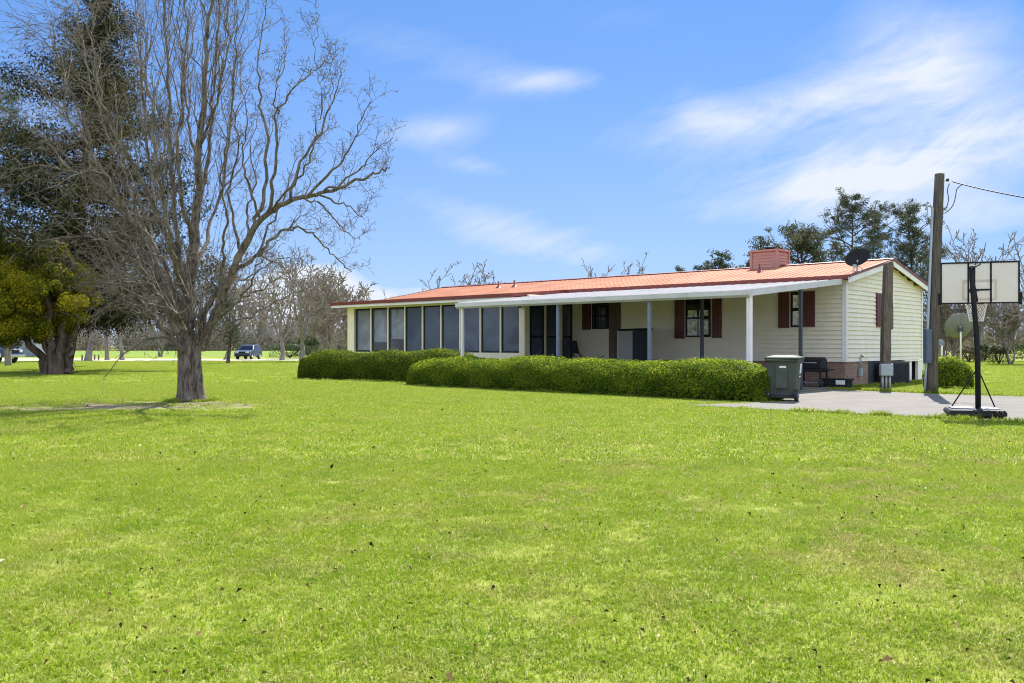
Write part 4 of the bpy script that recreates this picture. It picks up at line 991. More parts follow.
bare_tree(223, 359.6, 262, 60, 'bare tree with arching limbs just left of the blue car', 34, 2, lean=.06, dense=.9)
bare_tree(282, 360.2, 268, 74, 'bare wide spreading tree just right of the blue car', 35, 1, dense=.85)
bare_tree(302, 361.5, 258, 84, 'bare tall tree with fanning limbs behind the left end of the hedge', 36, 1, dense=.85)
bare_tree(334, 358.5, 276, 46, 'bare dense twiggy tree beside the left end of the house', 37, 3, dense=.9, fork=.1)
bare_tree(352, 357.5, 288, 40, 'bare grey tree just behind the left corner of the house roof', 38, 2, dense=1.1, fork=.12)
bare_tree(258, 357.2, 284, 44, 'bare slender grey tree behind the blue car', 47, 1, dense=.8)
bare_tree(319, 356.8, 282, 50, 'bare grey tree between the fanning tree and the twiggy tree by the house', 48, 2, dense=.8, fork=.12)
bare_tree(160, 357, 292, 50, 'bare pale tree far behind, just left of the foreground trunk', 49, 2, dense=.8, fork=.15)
bare_tree(447, 0, 272, 60, 'bare treetop rising over the far end of the red roof', 39, 1, Y=70, dense=.6)
bare_tree(480, 0, 277, 26, 'thin bare treetop just right of the wider one over the red roof', 40, 1, Y=76, dense=.8)
bare_tree(602, 0, 266, 26, 'sparse bare treetop above the middle of the red roof', 41, 1, Y=66, dense=.5)
bare_tree(624, 0, 269, 22, 'small bare treetop showing right of the sparse one above the middle of the roof', 42, 1, Y=70, dense=.5)
bare_tree(1042, 366, 250, 84, 'tall bare tree at the right edge behind the backboard', 43, 1, dense=.7)
bare_tree(980, 360.5, 236, 56, 'bare tree whose top twigs show above the backboard', 44, 1, dense=.8)
bare_tree(1011, 364.5, 296, 70, 'low many stemmed bare tree beside the round olive bush at the right', 45, 3, dense=1.1, fork=.18)
bare_tree(949, 361, 290, 58, 'pale bare shrubby tree behind the large dish', 46, 4, dense=1.1, fork=.1)

# --- leafy trees
def foliage(o, name, C, N, size, mat, rng, attr, aspect=.5, jit=.7):
    V, F, a = leaf_arrays(C, N, size, aspect, jit, rng, attr); base = np.array(o.location); np_mesh(name, V-base, F, mat, o, a)
MAT['cedar_leaf'] = leaf_mat('yellow_green_cedar', [(0, (.04, .065, .008)), (.35, (.15, .165, .016)), (.62, (.42, .36, .022)), (1, (.75, .60, .035))], .5, .7, None, .06)
MAT['conifer_leaf'] = leaf_mat('dark_conifer', [(0, (.014, .020, .008)), (.6, (.042, .045, .016)), (1, (.13, .105, .035))], .2, .7, None, .05)
MAT['pine_leaf'] = leaf_mat('pine_needles', [(0, (.045, .06, .035)), (.6, (.095, .115, .07)), (1, (.19, .20, .12))], .25, .7, None, .06)
MAT['oak_leaf'] = leaf_mat('live_oak_leaves', [(0, (.045, .055, .025)), (.6, (.10, .105, .055)), (1, (.21, .19, .11))], .25, .7, None, .06)
def cedar():
    rng = np.random.default_rng(51); b = G(53, 374.5); o = place('cedar_tree', b, 0, 'broad yellow green cedar with thick gnarled multiple trunk at the left', 'tree')
    Y0 = b.y; sk = Skel(); bb = np.array(b)
    def Q(px, py, dy=0): return np.array(P(px, py, Y0+dy))
    stems = [([(45, 376, 0), (43, 358, 0), (30, 345, -.3), (15, 325, -.6), (2, 300, -.8), (-8, 270, -.8)], .42), ([(48, 376, -.2), (48, 352, -.2), (40, 335, -.5), (32, 305, -.7), (25, 270, -.8)], .36),
             ([(54, 376, -.3), (53, 350, -.3), (50, 325, -.4), (48, 290, -.4), (46, 250, -.3)], .42), ([(61, 376, -.1), (60, 350, -.1), (62, 325, 0), (68, 290, 0), (70, 255, 0)], .45),
             ([(65, 376, .3), (66, 350, .3), (74, 330, .5), (88, 305, .7), (98, 285, .8)], .38), ([(55, 376, .5), (56, 350, .6), (58, 320, .9), (60, 280, 1), (62, 240, 1)], .4), ([(68, 372, -.2), (71, 352, -.2), (72, 340, -.1)], .28)]
    for pts, r in stems:
        r *= .50; q = spline([Q(*p) for p in pts], 14); q[2:] += rng.normal(0, .07, (12, 3)); rad = np.concatenate([[r*1.35, r*1.1], np.linspace(r, r*.3, 12)]); sk.main.append((q, rad))
        cf = [dict(main_r=.05, rmin=.012), dict(n=8, abs=(.5, 1.6), ang=(30, 70), wander=.15, up=.05, seg=5, rk=.02, s0=.4), dict(n=3, abs=(.3, .7), ang=(30, 70), wander=.15, up=.05, seg=3, rk=.02)]
        kids(sk, q, rad, 4, 1, cf, rng, count=9, s0=.4)
    emit_tree(o, sk, MAT['cedar_bark'], MAT['cedar_bark'])
    Cs, Ns, As = [], [], []
    cen = Q(26, 296); R3 = np.array([3.5, 3.1, 2.95])
    k = 0
    while k < 180:
        u = rng.normal(0, 1, 3); u = unit(u)*rng.uniform(.35, 1.0)**.5
        c = cen+u*R3*.86
        if u[2] < -.86: continue
        rl = rng.uniform(.3, .75); n = 640
        v = rng.normal(0, 1, (n, 3)); v /= np.linalg.norm(v, axis=1)[:, None]; rr = rng.random(n)**.45
        C = c+v*rr[:, None]*rl*np.array([1, 1, .85]); C[:, 2] -= (v[:, 0]**2)*.1
        tone = rng.normal(.40, .13)+.10*math.sin(c[0]*1.3)*math.sin(c[2]*1.7)+(.16 if rng.random() < .25 else 0)
        Cs.append(C); Ns.append(v+np.array([0, 0, .4])); As.append(np.clip(rng.normal(tone, .14, n), 0, 1)); k += 1
    foliage(o, 'foliage', np.concatenate(Cs), np.concatenate(Ns), .13, MAT['cedar_leaf'], rng, np.concatenate(As), .42)
cedar()
def conifer(px0, px1, Y, top, prof, label, seed, nb, per, size, mat, name='conifer_tree', zlow=2.6, droop=None):
    rng = np.random.default_rng(seed); b = Vector(((px0-PXC)/F_PX*Y, Y, 0)); o = place(name, b, 0, label, 'tree')
    h = H_EYE+(PYH-top)/F_PX*Y; dx = (px1-px0)/F_PX*Y; bb = np.array(b); sk = Skel()
    tz = np.linspace(0, 1, 16); q = bb+np.stack([dx*tz**.8+.05*np.sin(tz*9), .1*np.sin(tz*7), tz*h], -1); sk.main.append((q, .36*(1-tz*.95)+.02))
    Cs, Ns, As = [], [], []
    for i in range(nb):
        f = (i+rng.random())/nb; z = min(max(zlow, zlow+(h-zlow)*f**1.25+rng.normal(0, .7)), h*.985); t = z/h; p = bb+np.array([dx*t**.8, 0, z])
        rad = np.interp(t, *zip(*prof))*rng.uniform(.3, 1.25); a = i*2.4+rng.normal(0, .4)
        d = np.array([math.cos(a), math.sin(a), .0]); n = 7; s = np.linspace(0, 1, n)
        pts = p+d*(s*rad)[:, None]+np.array([0, 0, 1])*(rad*(-.12*s+.38*s**2.2+.1*rng.normal()*s))[:, None]
        sk.twig.append((pts, np.maximum(.05*(1-s)*rad/3+.012, .014)))
        m = int(per*(.35+rad/2.2)); u = rng.random(m)**.6; base = np.stack([np.interp(u, s, pts[:, k]) for k in range(3)], -1)
        w = .22+.42*u*(1-.4*u)*min(1.2, rad/2); off = rng.normal(0, 1, (m, 3))*w[:, None]*np.array([1, 1, .85]); off[:, 2] -= .1*w
        Cs.append(base+off); Ns.append(d*.7+off*1.0+np.array([0, 0, .5])); tone = rng.normal(.42, .16); As.append(np.clip(rng.normal(tone, .17, m)+.15*(u-.5), 0, 1))
    emit_tree(o, sk, MAT['cedar_bark'], MAT['cedar_bark'], sides=(8, 4, 3))
    foliage(o, 'foliage', np.concatenate(Cs), np.concatenate(Ns), size, mat, rng, np.concatenate(As), .38)
    return o
conifer(64, 100, 49, -6, [(0, 5.4), (.15, 6.8), (.30, 6.2), (.55, 4.8), (.72, 4.0), (.88, 2.3), (1, .4)], 'tall dark conifer towering behind the yellow green cedar and foreground twigs', 61, 128, 360, .20, MAT['conifer_leaf'])
def clump_tree(px, Y, top, ylow, halfw, label, seed, nb, clumps, leaves, rc, size, mat, name='pine_tree', py=None, trunk_r=.2, barkm='cedar_bark', cat='tree'):
    rng = np.random.default_rng(seed); b = Vector(((px-PXC)/F_PX*Y, Y, 0)); o = place(name, b, 0, label, cat); bb = np.array(b)
    h = H_EYE+(PYH-top)/F_PX*Y; zl = H_EYE+(PYH-ylow)/F_PX*Y; hw = halfw/F_PX*Y; sk = Skel()
    tz = np.linspace(0, 1, 14); ph = rng.random(2)*6; tr = bb+np.stack([.02*h*np.sin(tz*4+ph[0])-.02*h*math.sin(ph[0]), .02*h*np.sin(tz*4+ph[1]), tz*h*.97], -1); tr[:, 1] -= tr[0, 1]-bb[1]
    sk.main.append((tr, trunk_r*(1-tz*.88)))
    Cs, Ns, As = [], [], []
    for i in range(nb):
        f = (i+.5+rng.normal(0, .3))/nb; f = min(max(f, 0), 1); z = zl+(h-zl)*f*.97; t = z/h; p = np.array([np.interp(t, tz, tr[:, k]) for k in range(3)])
        shape = (math.sin(math.pi*(.12+.80*f))**.7)*rng.uniform(.45, 1.12); L = hw*shape; a = i*2.4+rng.normal(0, .5)
        d = unit(np.array([math.cos(a), math.sin(a), rng.uniform(.1, .75)])); n = 7; s = np.linspace(0, 1, n)
        pts = p+d*(s*L)[:, None]+rng.normal(0, .05*L, (n, 3))*s[:, None]+np.array([0, 0, .25*L])*(s**2)[:, None]
        sk.twig.append((pts, np.maximum(trunk_r*.33*(1-s*.85)*(L/hw), Y*.0003)))
        for c in range(clumps):
            u = rng.uniform(.35, 1.05); cc = np.array([np.interp(min(u, 1), s, pts[:, k]) for k in range(3)])+rng.normal(0, .22*L*.7+.1, 3)
            # twig that carries the clump
            st = np.array([np.interp(min(u, 1)*.75, s, pts[:, k]) for k in range(3)]); sk.twig.append((np.stack([st, (st+cc)/2+rng.normal(0, .06, 3), cc]), np.array([Y*.0004, Y*.0003, Y*.00025])))
            m = int(leaves*rng.uniform(.5, 1.4)); v = rng.normal(0, 1, (m, 3)); v /= np.linalg.norm(v, axis=1)[:, None]
            C = cc+v*(rng.random(m)**.5)[:, None]*rc*rng.uniform(.6, 1.25)*np.array([1, 1, .7]); Cs.append(C); Ns.append(v+np.array([0, 0, .5])); As.append(np.clip(rng.normal(rng.normal(.42, .15), .16, m), 0, 1))
    emit_tree(o, sk, MAT[barkm], MAT[barkm], sides=(8, 4, 3))
    foliage(o, 'foliage', np.concatenate(Cs), np.concatenate(Ns), size, mat, rng, np.concatenate(As), .45)
    return o
clump_tree(8.5, 63, 78, 232, 56, 'sparse grey green pine at the left edge whose slim trunk stands before the truck', 71, 34, 6, 55, .55, .17, MAT['pine_leaf'], trunk_r=.24, barkm='far_bark')
clump_tree(846, 76, 193, 285, 34, 'tall pine with open crown behind the roof dish', 72, 32, 8, 62, .42, .14, MAT['pine_leaf'], trunk_r=.2)
clump_tree(873, 80, 202, 290, 20, 'slim pine between the two broad pines behind the gable', 73, 22, 7, 56, .42, .14, MAT['pine_leaf'], trunk_r=.15)
clump_tree(905, 76, 203, 292, 36, 'broad open crowned pine left of the utility pole', 74, 32, 8, 62, .42, .14, MAT['pine_leaf'], trunk_r=.2)
clump_tree(932, 84, 244, 312, 26, 'lower leafy tree directly behind the utility pole', 75, 22, 7, 58, .44, .14, MAT['pine_leaf'], trunk_r=.15)
clump_tree(797, 70, 231, 300, 40, 'rounded grey green oak behind the chimney', 76, 30, 8, 60, .55, .17, MAT['oak_leaf'], name='oak_tree', trunk_r=.25)
clump_tree(757, 74, 238, 300, 20, 'small oak crown showing just left of the chimney', 77, 14, 6, 40, .45, .17, MAT['oak_leaf'], name='oak_tree', trunk_r=.16)
clump_tree(724, 78, 249, 300, 16, 'narrow treetop poking above the roof left of the chimney', 78, 16, 7, 30, .4, .18, MAT['pine_leaf'], name='oak_tree', trunk_r=.14)
clump_tree(745, 80, 260, 305, 14, 'short treetop above the roof between the narrow one and the chimney', 79, 12, 7, 30, .4, .18, MAT['pine_leaf'], name='oak_tree', trunk_r=.12)
clump_tree(698, 82, 262, 306, 18, 'low sparse treetop above the roof over the large window', 80, 14, 7, 28, .4, .18, MAT['pine_leaf'], name='oak_tree', trunk_r=.12)
clump_tree(679, 84, 266, 308, 12, 'lowest leafy treetop along the roof ridge', 81, 12, 6, 26, .4, .18, MAT['pine_leaf'], name='oak_tree', trunk_r=.12)
clump_tree(228, 72, 298, 350, 22, 'loose thin evergreen seen behind the foreground tree trunk', 82, 16, 6, 26, .5, .16, MAT['pine_leaf'], name='evergreen_tree', trunk_r=.16)

# --- bushes
def bush(px, py, wpx, hpx, label, seed, stops, group=None, n=5000, size=.09):
    rng = np.random.default_rng(seed); b = G(px, py); sc = b.y/F_PX; w, h = wpx*sc/2, hpx*sc
    o = place('bush', b, 0, label, 'bush', group); mt = leaf_mat('bush_leaves', stops, .3, .5)
    v = rng.normal(0, 1, (n, 3)); v /= np.linalg.norm(v, axis=1)[:, None]; v[:, 2] = np.abs(v[:, 2])*1.0-.12*(rng.random(n))
    lump = 1+.10*np.sin(v[:, 0]*6+seed)*np.sin(v[:, 1]*5)+.07*np.sin(v[:, 2]*11+v[:, 0]*8)
    C = np.array(b)+v*lump[:, None]*(rng.random(n)**.25)[:, None]*np.array([w, w, h*.5])+np.array([0, 0, h*.48]); C[:, 2] = np.maximum(np.where(v[:, 2] < .1, C[:, 2]-rng.random(n)*h*.42, C[:, 2]), .03)
    sk = Skel()
    for i in range(7):
        a = i*.9; sk.twig.append((np.stack([np.array(b), np.array(b)+np.array([math.cos(a)*w*.3, math.sin(a)*w*.3, h*.4]), np.array(b)+np.array([math.cos(a)*w*.6, math.sin(a)*w*.6, h*.8])]), np.array([.05, .04, .02])))
    emit_tree(o, sk, MAT['cedar_bark'], MAT['cedar_bark'], 'stems')
    foliage(o, 'leaves', C, v+np.array([0, 0, .3]), size*(.7+.6*rng.random(n)), mt, rng, np.clip(rng.normal(.45, .2, n), 0, 1), .55)
OL = [(0, (.025, .035, .010)), (.5, (.07, .075, .015)), (1, (.17, .13, .025))]
RD = [(0, (.04, .035, .015)), (.5, (.10, .075, .03)), (1, (.22, .13, .05))]
GR = [(0, (.02, .035, .010)), (.5, (.05, .085, .018)), (1, (.12, .16, .03))]
bush(999, 364.3, 24, 20, 'round dark olive bush on the lawn beside the low bare tree', 91, OL)
bush(969, 362.5, 25, 18, 'round reddish bush just left of the dark olive one', 92, RD)
bush(985, 361, 20, 17, 'small yellow green bush partly hidden by the hoop pole', 93, GR)
bush(1030, 361.5, 40, 24, 'green bush at the right edge of the photo', 94, GR)
bush(290, 357.8, 46, 15, 'low spreading green bush behind the bare trees right of the blue car', 95, GR, size=.12)
bush(308, 357, 24, 22, 'taller green bush close to the left end of the hedge', 96, GR, size=.12)

# --- far-off winter woods and the brush at the right
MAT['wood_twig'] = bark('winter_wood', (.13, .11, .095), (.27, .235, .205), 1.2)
MAT['brush_leaf'] = leaf_mat('winter_brush', [(0, (.10, .08, .055)), (.4, (.20, .155, .11)), (.65, (.28, .23, .16)), (.78, (.13, .17, .045)), (1, (.20, .25, .06))], .25, .8)
MAT['woods_leaf'] = leaf_mat('far_wood_foliage', [(0, (.05, .065, .04)), (.35, (.11, .11, .08)), (.6, (.20, .17, .14)), (1, (.24, .21, .17))], .2, .8)
def far_wood(name, label, cat, pts, n, hr, seed, leafmat, lw, leaves, rmin, crown=.35):
    """trunks with twigs scattered along a belt"""
    rng = np.random.default_rng(seed); sk = Skel(); Cs, As = [], []
    P0, P1 = np.array(pts[0]), np.array(pts[1]); dep = pts[2]
    for i in range(n):
        s = rng.random(); b = P0+(P1-P0)*s+np.array([rng.normal(0, .5), rng.random()*dep, 0]); h = rng.uniform(*hr)*(.85+.3*math.sin(s*19+seed)*math.sin(s*7)); nn = 5
        q = b+np.stack([np.cumsum(rng.normal(0, .02*h, nn)), np.zeros(nn), np.linspace(0, h, nn)], -1); sk.twig.append((q, np.maximum(h*.014*(1-np.linspace(0, .9, nn)), rmin)))
        for j in range(11):
            t = rng.uniform(.15, .95); p = np.array([np.interp(t, np.linspace(0, 1, nn), q[:, k]) for k in range(3)]); a = rng.random()*6.28; L = h*rng.uniform(.12, .34)
            d = unit(np.array([math.cos(a), math.sin(a)*.6, rng.uniform(.4, 1.4)])); e = p+d*L; m = (p+e)/2+rng.normal(0, .05*L, 3)
            sk.twig.append((np.stack([p, m, e]), np.array([rmin*1.3, rmin, rmin*.7])))
            for w in range(3):
                e2 = m+unit(d+rng.normal(0, .6, 3))*L*.6; sk.twig.append((np.stack([m, (m+e2)/2, e2]), np.array([rmin*.9, rmin*.7, rmin*.5])))
        k = rng.poisson(leaves); v = rng.normal(0, 1, (k, 3)); C = b+v*np.array([h*.2, h*.2, h*.24])+np.array([0, 0, h*crown]); C[:, 2] = np.maximum(C[:, 2], .1); Cs.append(C); As.append(np.clip(rng.normal(rng.random(), .15, k), 0, 1))
    V, F = tubes_arrays(sk.twig, lambda r: 3); me_o = np_mesh(name, V, F, MAT['wood_twig'])
    tag(me_o, label, cat, kind='stuff')
    C = np.concatenate(Cs); V, F, a = leaf_arrays(C, rng.normal(0, 1, C.shape), lw, .7, 1, rng, np.concatenate(As)); np_mesh('undergrowth', V, F, leafmat, me_o, a).__setitem__('kind', 'stuff')
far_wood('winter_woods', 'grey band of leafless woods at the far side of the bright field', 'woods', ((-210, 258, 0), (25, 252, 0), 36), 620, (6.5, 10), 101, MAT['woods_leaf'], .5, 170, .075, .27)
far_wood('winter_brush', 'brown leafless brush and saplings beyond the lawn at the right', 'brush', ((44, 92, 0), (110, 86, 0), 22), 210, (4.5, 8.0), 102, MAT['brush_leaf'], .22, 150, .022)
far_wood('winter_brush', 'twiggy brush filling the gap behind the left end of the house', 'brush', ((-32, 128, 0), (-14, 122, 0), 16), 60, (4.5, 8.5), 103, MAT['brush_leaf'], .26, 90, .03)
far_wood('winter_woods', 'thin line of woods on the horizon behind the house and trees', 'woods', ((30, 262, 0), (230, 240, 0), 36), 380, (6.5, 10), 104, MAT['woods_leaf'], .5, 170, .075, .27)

# ------------------------------------------------------------------ vehicles
def wheel(o, x, y, r, wd, hubm):
    s = 1 if y > 0 else -1
    m = MB(); m.lathe([(r*.62, -wd/2), (r*.92, -wd/2), (r, -wd*.32), (r, wd*.32), (r*.92, wd/2), (r*.62, wd/2)], (x, 0, r), 'y', 28); m.v = [(a, b+y, c) for a, b, c in m.v]; w = m.build('wheel', MAT['rubber'], o)
    m = MB(); q = y+s*wd*.30
    m.lathe([(.001, 0), (r*.2, .0), (r*.22, -.0), (r*.60, s*.01), (r*.64, s*.05)], (x, q, r), 'y', 24)
    for i in range(5):
        a = i*1.2566; c, n = math.cos(a), math.sin(a)
        m.tube([(x+c*r*.15, q+s*.02, r+n*r*.15), (x+c*r*.6, q+s*.04, r+n*r*.6)], r*.07, 6)
    m.build('rim', hubm, w)
def arch_profile(pts, wheels, r, zb):
    """closed side profile with wheel arches cut in the lower edge; pts run over the top from rear to front"""
    low = []
    xs = sorted(wheels, reverse=True)
    for wx in xs:
        for i in range(9):
            a = math.pi*i/8; low.append((wx+r*math.cos(a), max(zb, r*.93+r*math.sin(a)*1.0)))
    return pts+[(pts[-1][0], zb)]+low+[(pts[0][0], zb)]
def car_body(o, prof_low, hw, cabin, hw0, hw1, mlow, mtop, mglass, bev=.06):
    m = MB(); m.prism(prof_low, 'y', -hw, hw); body = m.build('body', mlow, o, bev, 3)
    z0 = min(p[1] for p in cabin); z1 = max(p[1] for p in cabin)
    def w(z): return hw0+(hw1-hw0)*(z-z0)/(z1-z0)
    m = MB(); n = len(cabin); vs = [(x, -w(z), z) for x, z in cabin]+[(x, w(z), z) for x, z in cabin]
    m.add(vs, [(i, (i+1) % n, n+(i+1) % n, n+i) for i in range(n)]+[tuple(range(n-1, -1, -1)), tuple(range(n, 2*n))]); m.build('cabin', mtop, o, .05, 3)
    return w
# blue suv
vp = Vector(((248.5-PXC)/F_PX*95, 95, .010)); a = math.radians(2)
o = place('parked_car', vp, math.atan2(-math.cos(a), -math.sin(a)), 'blue sport utility vehicle parked on the sandy track, facing the camera', 'car'); o.scale = (.88, .88, .88)
prof = arch_profile([(-2.3, .55), (-2.32, 1.0), (-2.2, 1.10), (.95, 1.12), (1.9, 1.02), (2.28, .90), (2.34, .55)], (-1.42, 1.45), .42, .34)
cab = [(-2.22, 1.10), (-1.95, 1.66), (-1.6, 1.74), (.1, 1.72), (.35, 1.62), (1.05, 1.11)]
wf = car_body(o, prof, .94, cab, .92, .70, MAT['car'], MAT['car'], MAT['glass'])
m = MB(); m.add([(.42+.012, -.62, 1.60), (.42+.012, .62, 1.60), (1.05+.012, .80, 1.14), (1.05+.012, -.80, 1.14), (.40, -.62, 1.58), (.40, .62, 1.58), (1.0, .8, 1.13), (1.0, -.8, 1.13)], [(0, 1, 2, 3), (7, 6, 5, 4), (0, 4, 5, 1), (3, 2, 6, 7)]); m.build('windscreen', MAT['glass'], o)
for s in (-1, 1):
    for xa, xb, ta, tb in ((-.15, .88, -.1, .30), (-1.18, -.25, -1.15, -.22), (-1.95, -1.28, -1.72, -1.25)):
        m = MB(); z0, z1 = 1.16, 1.58
        m.add([(xa, s*(wf(z0)+.006), z0), (xb, s*(wf(z0)+.006), z0), (tb, s*(wf(z1)+.006), z1), (ta, s*(wf(z1)+.006), z1), (xa, s*(wf(z0)-.02), z0), (xb, s*(wf(z0)-.02), z0), (tb, s*(wf(z1)-.02), z1), (ta, s*(wf(z1)-.02), z1)], [(0, 1, 2, 3), (7, 6, 5, 4), (0, 4, 5, 1), (2, 6, 7, 3), (1, 5, 6, 2), (0, 3, 7, 4)]); m.build('side_window', MAT['glass'], o)
    m = MB(); m.box((2.20, s*.62-.2, .80), (2.345, s*.62+.2, .93)); m.build('headlight', MAT['lightlens'], o, .02)
    m = MB(); m.box((.72, s*1.0-.1, 1.12), (.86, s*1.0+.1, 1.28)); m.build('mirror', MAT['car'], o, .03)
    wheel(o, 1.45, s*.82, .37, .24, MAT['chrome']); wheel(o, -1.42, s*.82, .37, .24, MAT['chrome'])
m = MB(); m.box((2.30, -.42, .70), (2.355, .42, .90)); m.build('grille', MAT['black'], o, .01)
m = MB(); m.box((2.2, -.88, .36), (2.40, .88, .60)); m.build('bumper', MAT['blackp'], o, .04)
# two tone pickup at the left edge
vp = Vector(((19-PXC)/F_PX*72-2.55, 72, .010))
o = place('pickup_truck', vp, math.radians(-12), 'blue and cream pickup truck cut off by the left edge, parked beyond the cedar', 'pickup truck')
prof = arch_profile([(-2.7, .7), (-2.72, 1.28), (-1.0, 1.30), (.7, 1.32), (2.2, 1.22), (2.5, 1.10), (2.54, .7)], (-1.75, 1.6), .52, .50)
cab = [(-.95, 1.30), (-.85, 1.92), (-.5, 2.0), (.35, 1.98), (.5, 1.9), (1.1, 1.31)]
wf = car_body(o, prof, .98, cab, .94, .74, MAT['truckb'], MAT['truckb'], MAT['glass'])
for s in (-1, 1):
    m = MB(); m.box((-2.70, s*.99-.02, .56), (-2.28, s*.99+.02, .96)); m.box((-1.22, s*.99-.02, .56), (1.08, s*.99+.02, .96)); m.build('lower_panel', MAT['truckc'], o)
    for wx in (-1.75, 1.6):
        m = MB(); pts = [(wx+.56*math.cos(q), s*1.0, .5+.56*math.sin(q)) for q in [math.pi*i/12 for i in range(13)]]; m.tube(pts, .06, 6); m.build('fender_flare', MAT['truckc'], o); wheel(o, wx, s*.84, .46, .28, MAT['chrome'])
    m = MB(); z0, z1 = 1.36, 1.84
    m.add([(-.75, s*(wf(z0)+.006), z0), (.85, s*(wf(z0)+.006), z0), (.42, s*(wf(z1)+.006), z1), (-.7, s*(wf(z1)+.006), z1), (-.75, s*(wf(z0)-.02), z0), (.85, s*(wf(z0)-.02), z0), (.42, s*(wf(z1)-.02), z1), (-.7, s*(wf(z1)-.02), z1)], [(0, 1, 2, 3), (7, 6, 5, 4), (0, 4, 5, 1), (2, 6, 7, 3), (1, 5, 6, 2), (0, 3, 7, 4)]); m.build('side_window', MAT['glass'], o)
    m = MB(); m.box((2.40, s*.7-.16, .88), (2.555, s*.7+.16, 1.06)); m.build('headlight', MAT['lightlens'], o, .02)
m = MB(); m.add([(.51, -.66, 1.88), (.51, .66, 1.88), (1.115, .84, 1.33), (1.115, -.84, 1.33), (.49, -.66, 1.86), (.49, .66, 1.86), (1.06, .84, 1.32), (1.06, -.84, 1.32)], [(0, 1, 2, 3), (7, 6, 5, 4), (0, 4, 5, 1), (3, 2, 6, 7)]); m.build('windscreen', MAT['glass'], o)
m = MB(); m.box((2.535, -.5, .86), (2.56, .5, 1.06)); m.build('grille', MAT['black'], o)
m = MB(); m.box((2.50, -.98, .5), (2.72, .98, .72)); m.build('bumper', MAT['chrome'], o, .04)

# pale metal shed beyond the cedar
sp = Vector(((31-PXC)/F_PX*118, 118, 0)); o = place('metal_shed', sp, math.radians(8), 'pale grey metal shed glimpsed between the cedar trunks', 'shed')
m = MB(); m.prism([(-4.2, 0), (4.2, 0), (4.2, 2.5), (0, 3.5), (-4.2, 2.5)], 'y', -3, 3); n = 28
for i in range(n): x = -4.15+8.3*i/(n-1); m.box((x-.02, -3.03, .05), (x+.02, -3.001, 2.45))
m.build('wall', MAT['shed'], o)
for s in (-1, 1):
    m = MB(); m.prism([(0, 3.52), (s*4.5, 2.45), (s*4.5, 2.52), (0, 3.60)], 'y', -3.3, 3.3); m.build('roof', MAT['grey'], o)
m = MB(); m.box((-1.6, -3.07, .02), (1.6, -3.04, 2.2)); m.build('door', MAT['bluegrey'], o)

# dishes on posts at the right
def post_dish(px, pyc, Y, r, label, mat, az, tiltv):
    c = P(px, pyc, Y); b = Vector((c.x, c.y, 0)); o = place('satellite_dish', b, math.radians(az), label, 'satellite dish')
    m = MB(); m.tube([(0, -.12, 0), (0, -.12, c.z-.18*r), (0, -.02, c.z)], [.055, .055, .05], 10); m.build('post', MAT['white'], o)
    Mx = Matrix.Translation((0, 0, c.z)) @ Matrix.Rotation(math.radians(-tiltv), 4, 'X') @ Matrix.Diagonal((r, r, r, 1))
    m = MB(); m.lathe([(.001, 0), (.3, .02), (.6, .09), (.85, .19), (1, .27), (1.0, .29), (.84, .21), (.6, .11), (.3, .045), (.001, .025)], (0, 0, 0), n=28, M=Mx); rf = m.build('reflector', mat, o)
    m = MB()
    for i in range(8):
        q = i*math.pi/4; m.tube([(math.cos(q)*k, math.sin(q)*k, .27*k*k-.012) for k in (.1, .4, .7, 1.0)], .010, 4, M=Mx)
    m.build('rib', mat, rf)
    m = MB(); m.box((-.16*r, -.26*r, c.z-.34*r), (.16*r, -.02, c.z-.02)); m.build('mount', MAT['darkgrey'], o)
    m = MB()
    for i in range(3): q = i*2.09+.5; m.tube([(math.cos(q)*.9, math.sin(q)*.9, .23), (0, 0, .85)], .012, 5, M=Mx)
    m.lathe([(.001, .78), (.07, .78), (.07, .92), (.001, .92)], (0, 0, 0), n=10, M=Mx); m.build('feed', MAT['grey'], o)
post_dish(960, 327, 62, .93, 'large grey green satellite dish on a white post beyond the short hedge', MAT['dish'], -6, 68)
post_dish(940.5, 345, 58, .36, 'small blue grey dish just right of the utility pole, lower than the large dish', MAT['bluegrey'], 10, 75)
# fence stakes by the track
for i, (px, py) in enumerate(((82, 360.6), (94.5, 360), (98.5, 360))):
    b = G(px, py); o = place('fence_stake', b, 0, ('short dark stake left of the thick pale tree trunk', 'short dark stake right of the thick pale trunk, left of a close pair', 'short dark stake right of the thick pale trunk, right of a close pair')[i], 'stake')
    m = MB(); m.tube([(0, 0, 0), (.02, 0, .3), (.01, 0, .55)], [.09, .08, .075], 8); m.build('stake', MAT['wood'], o)

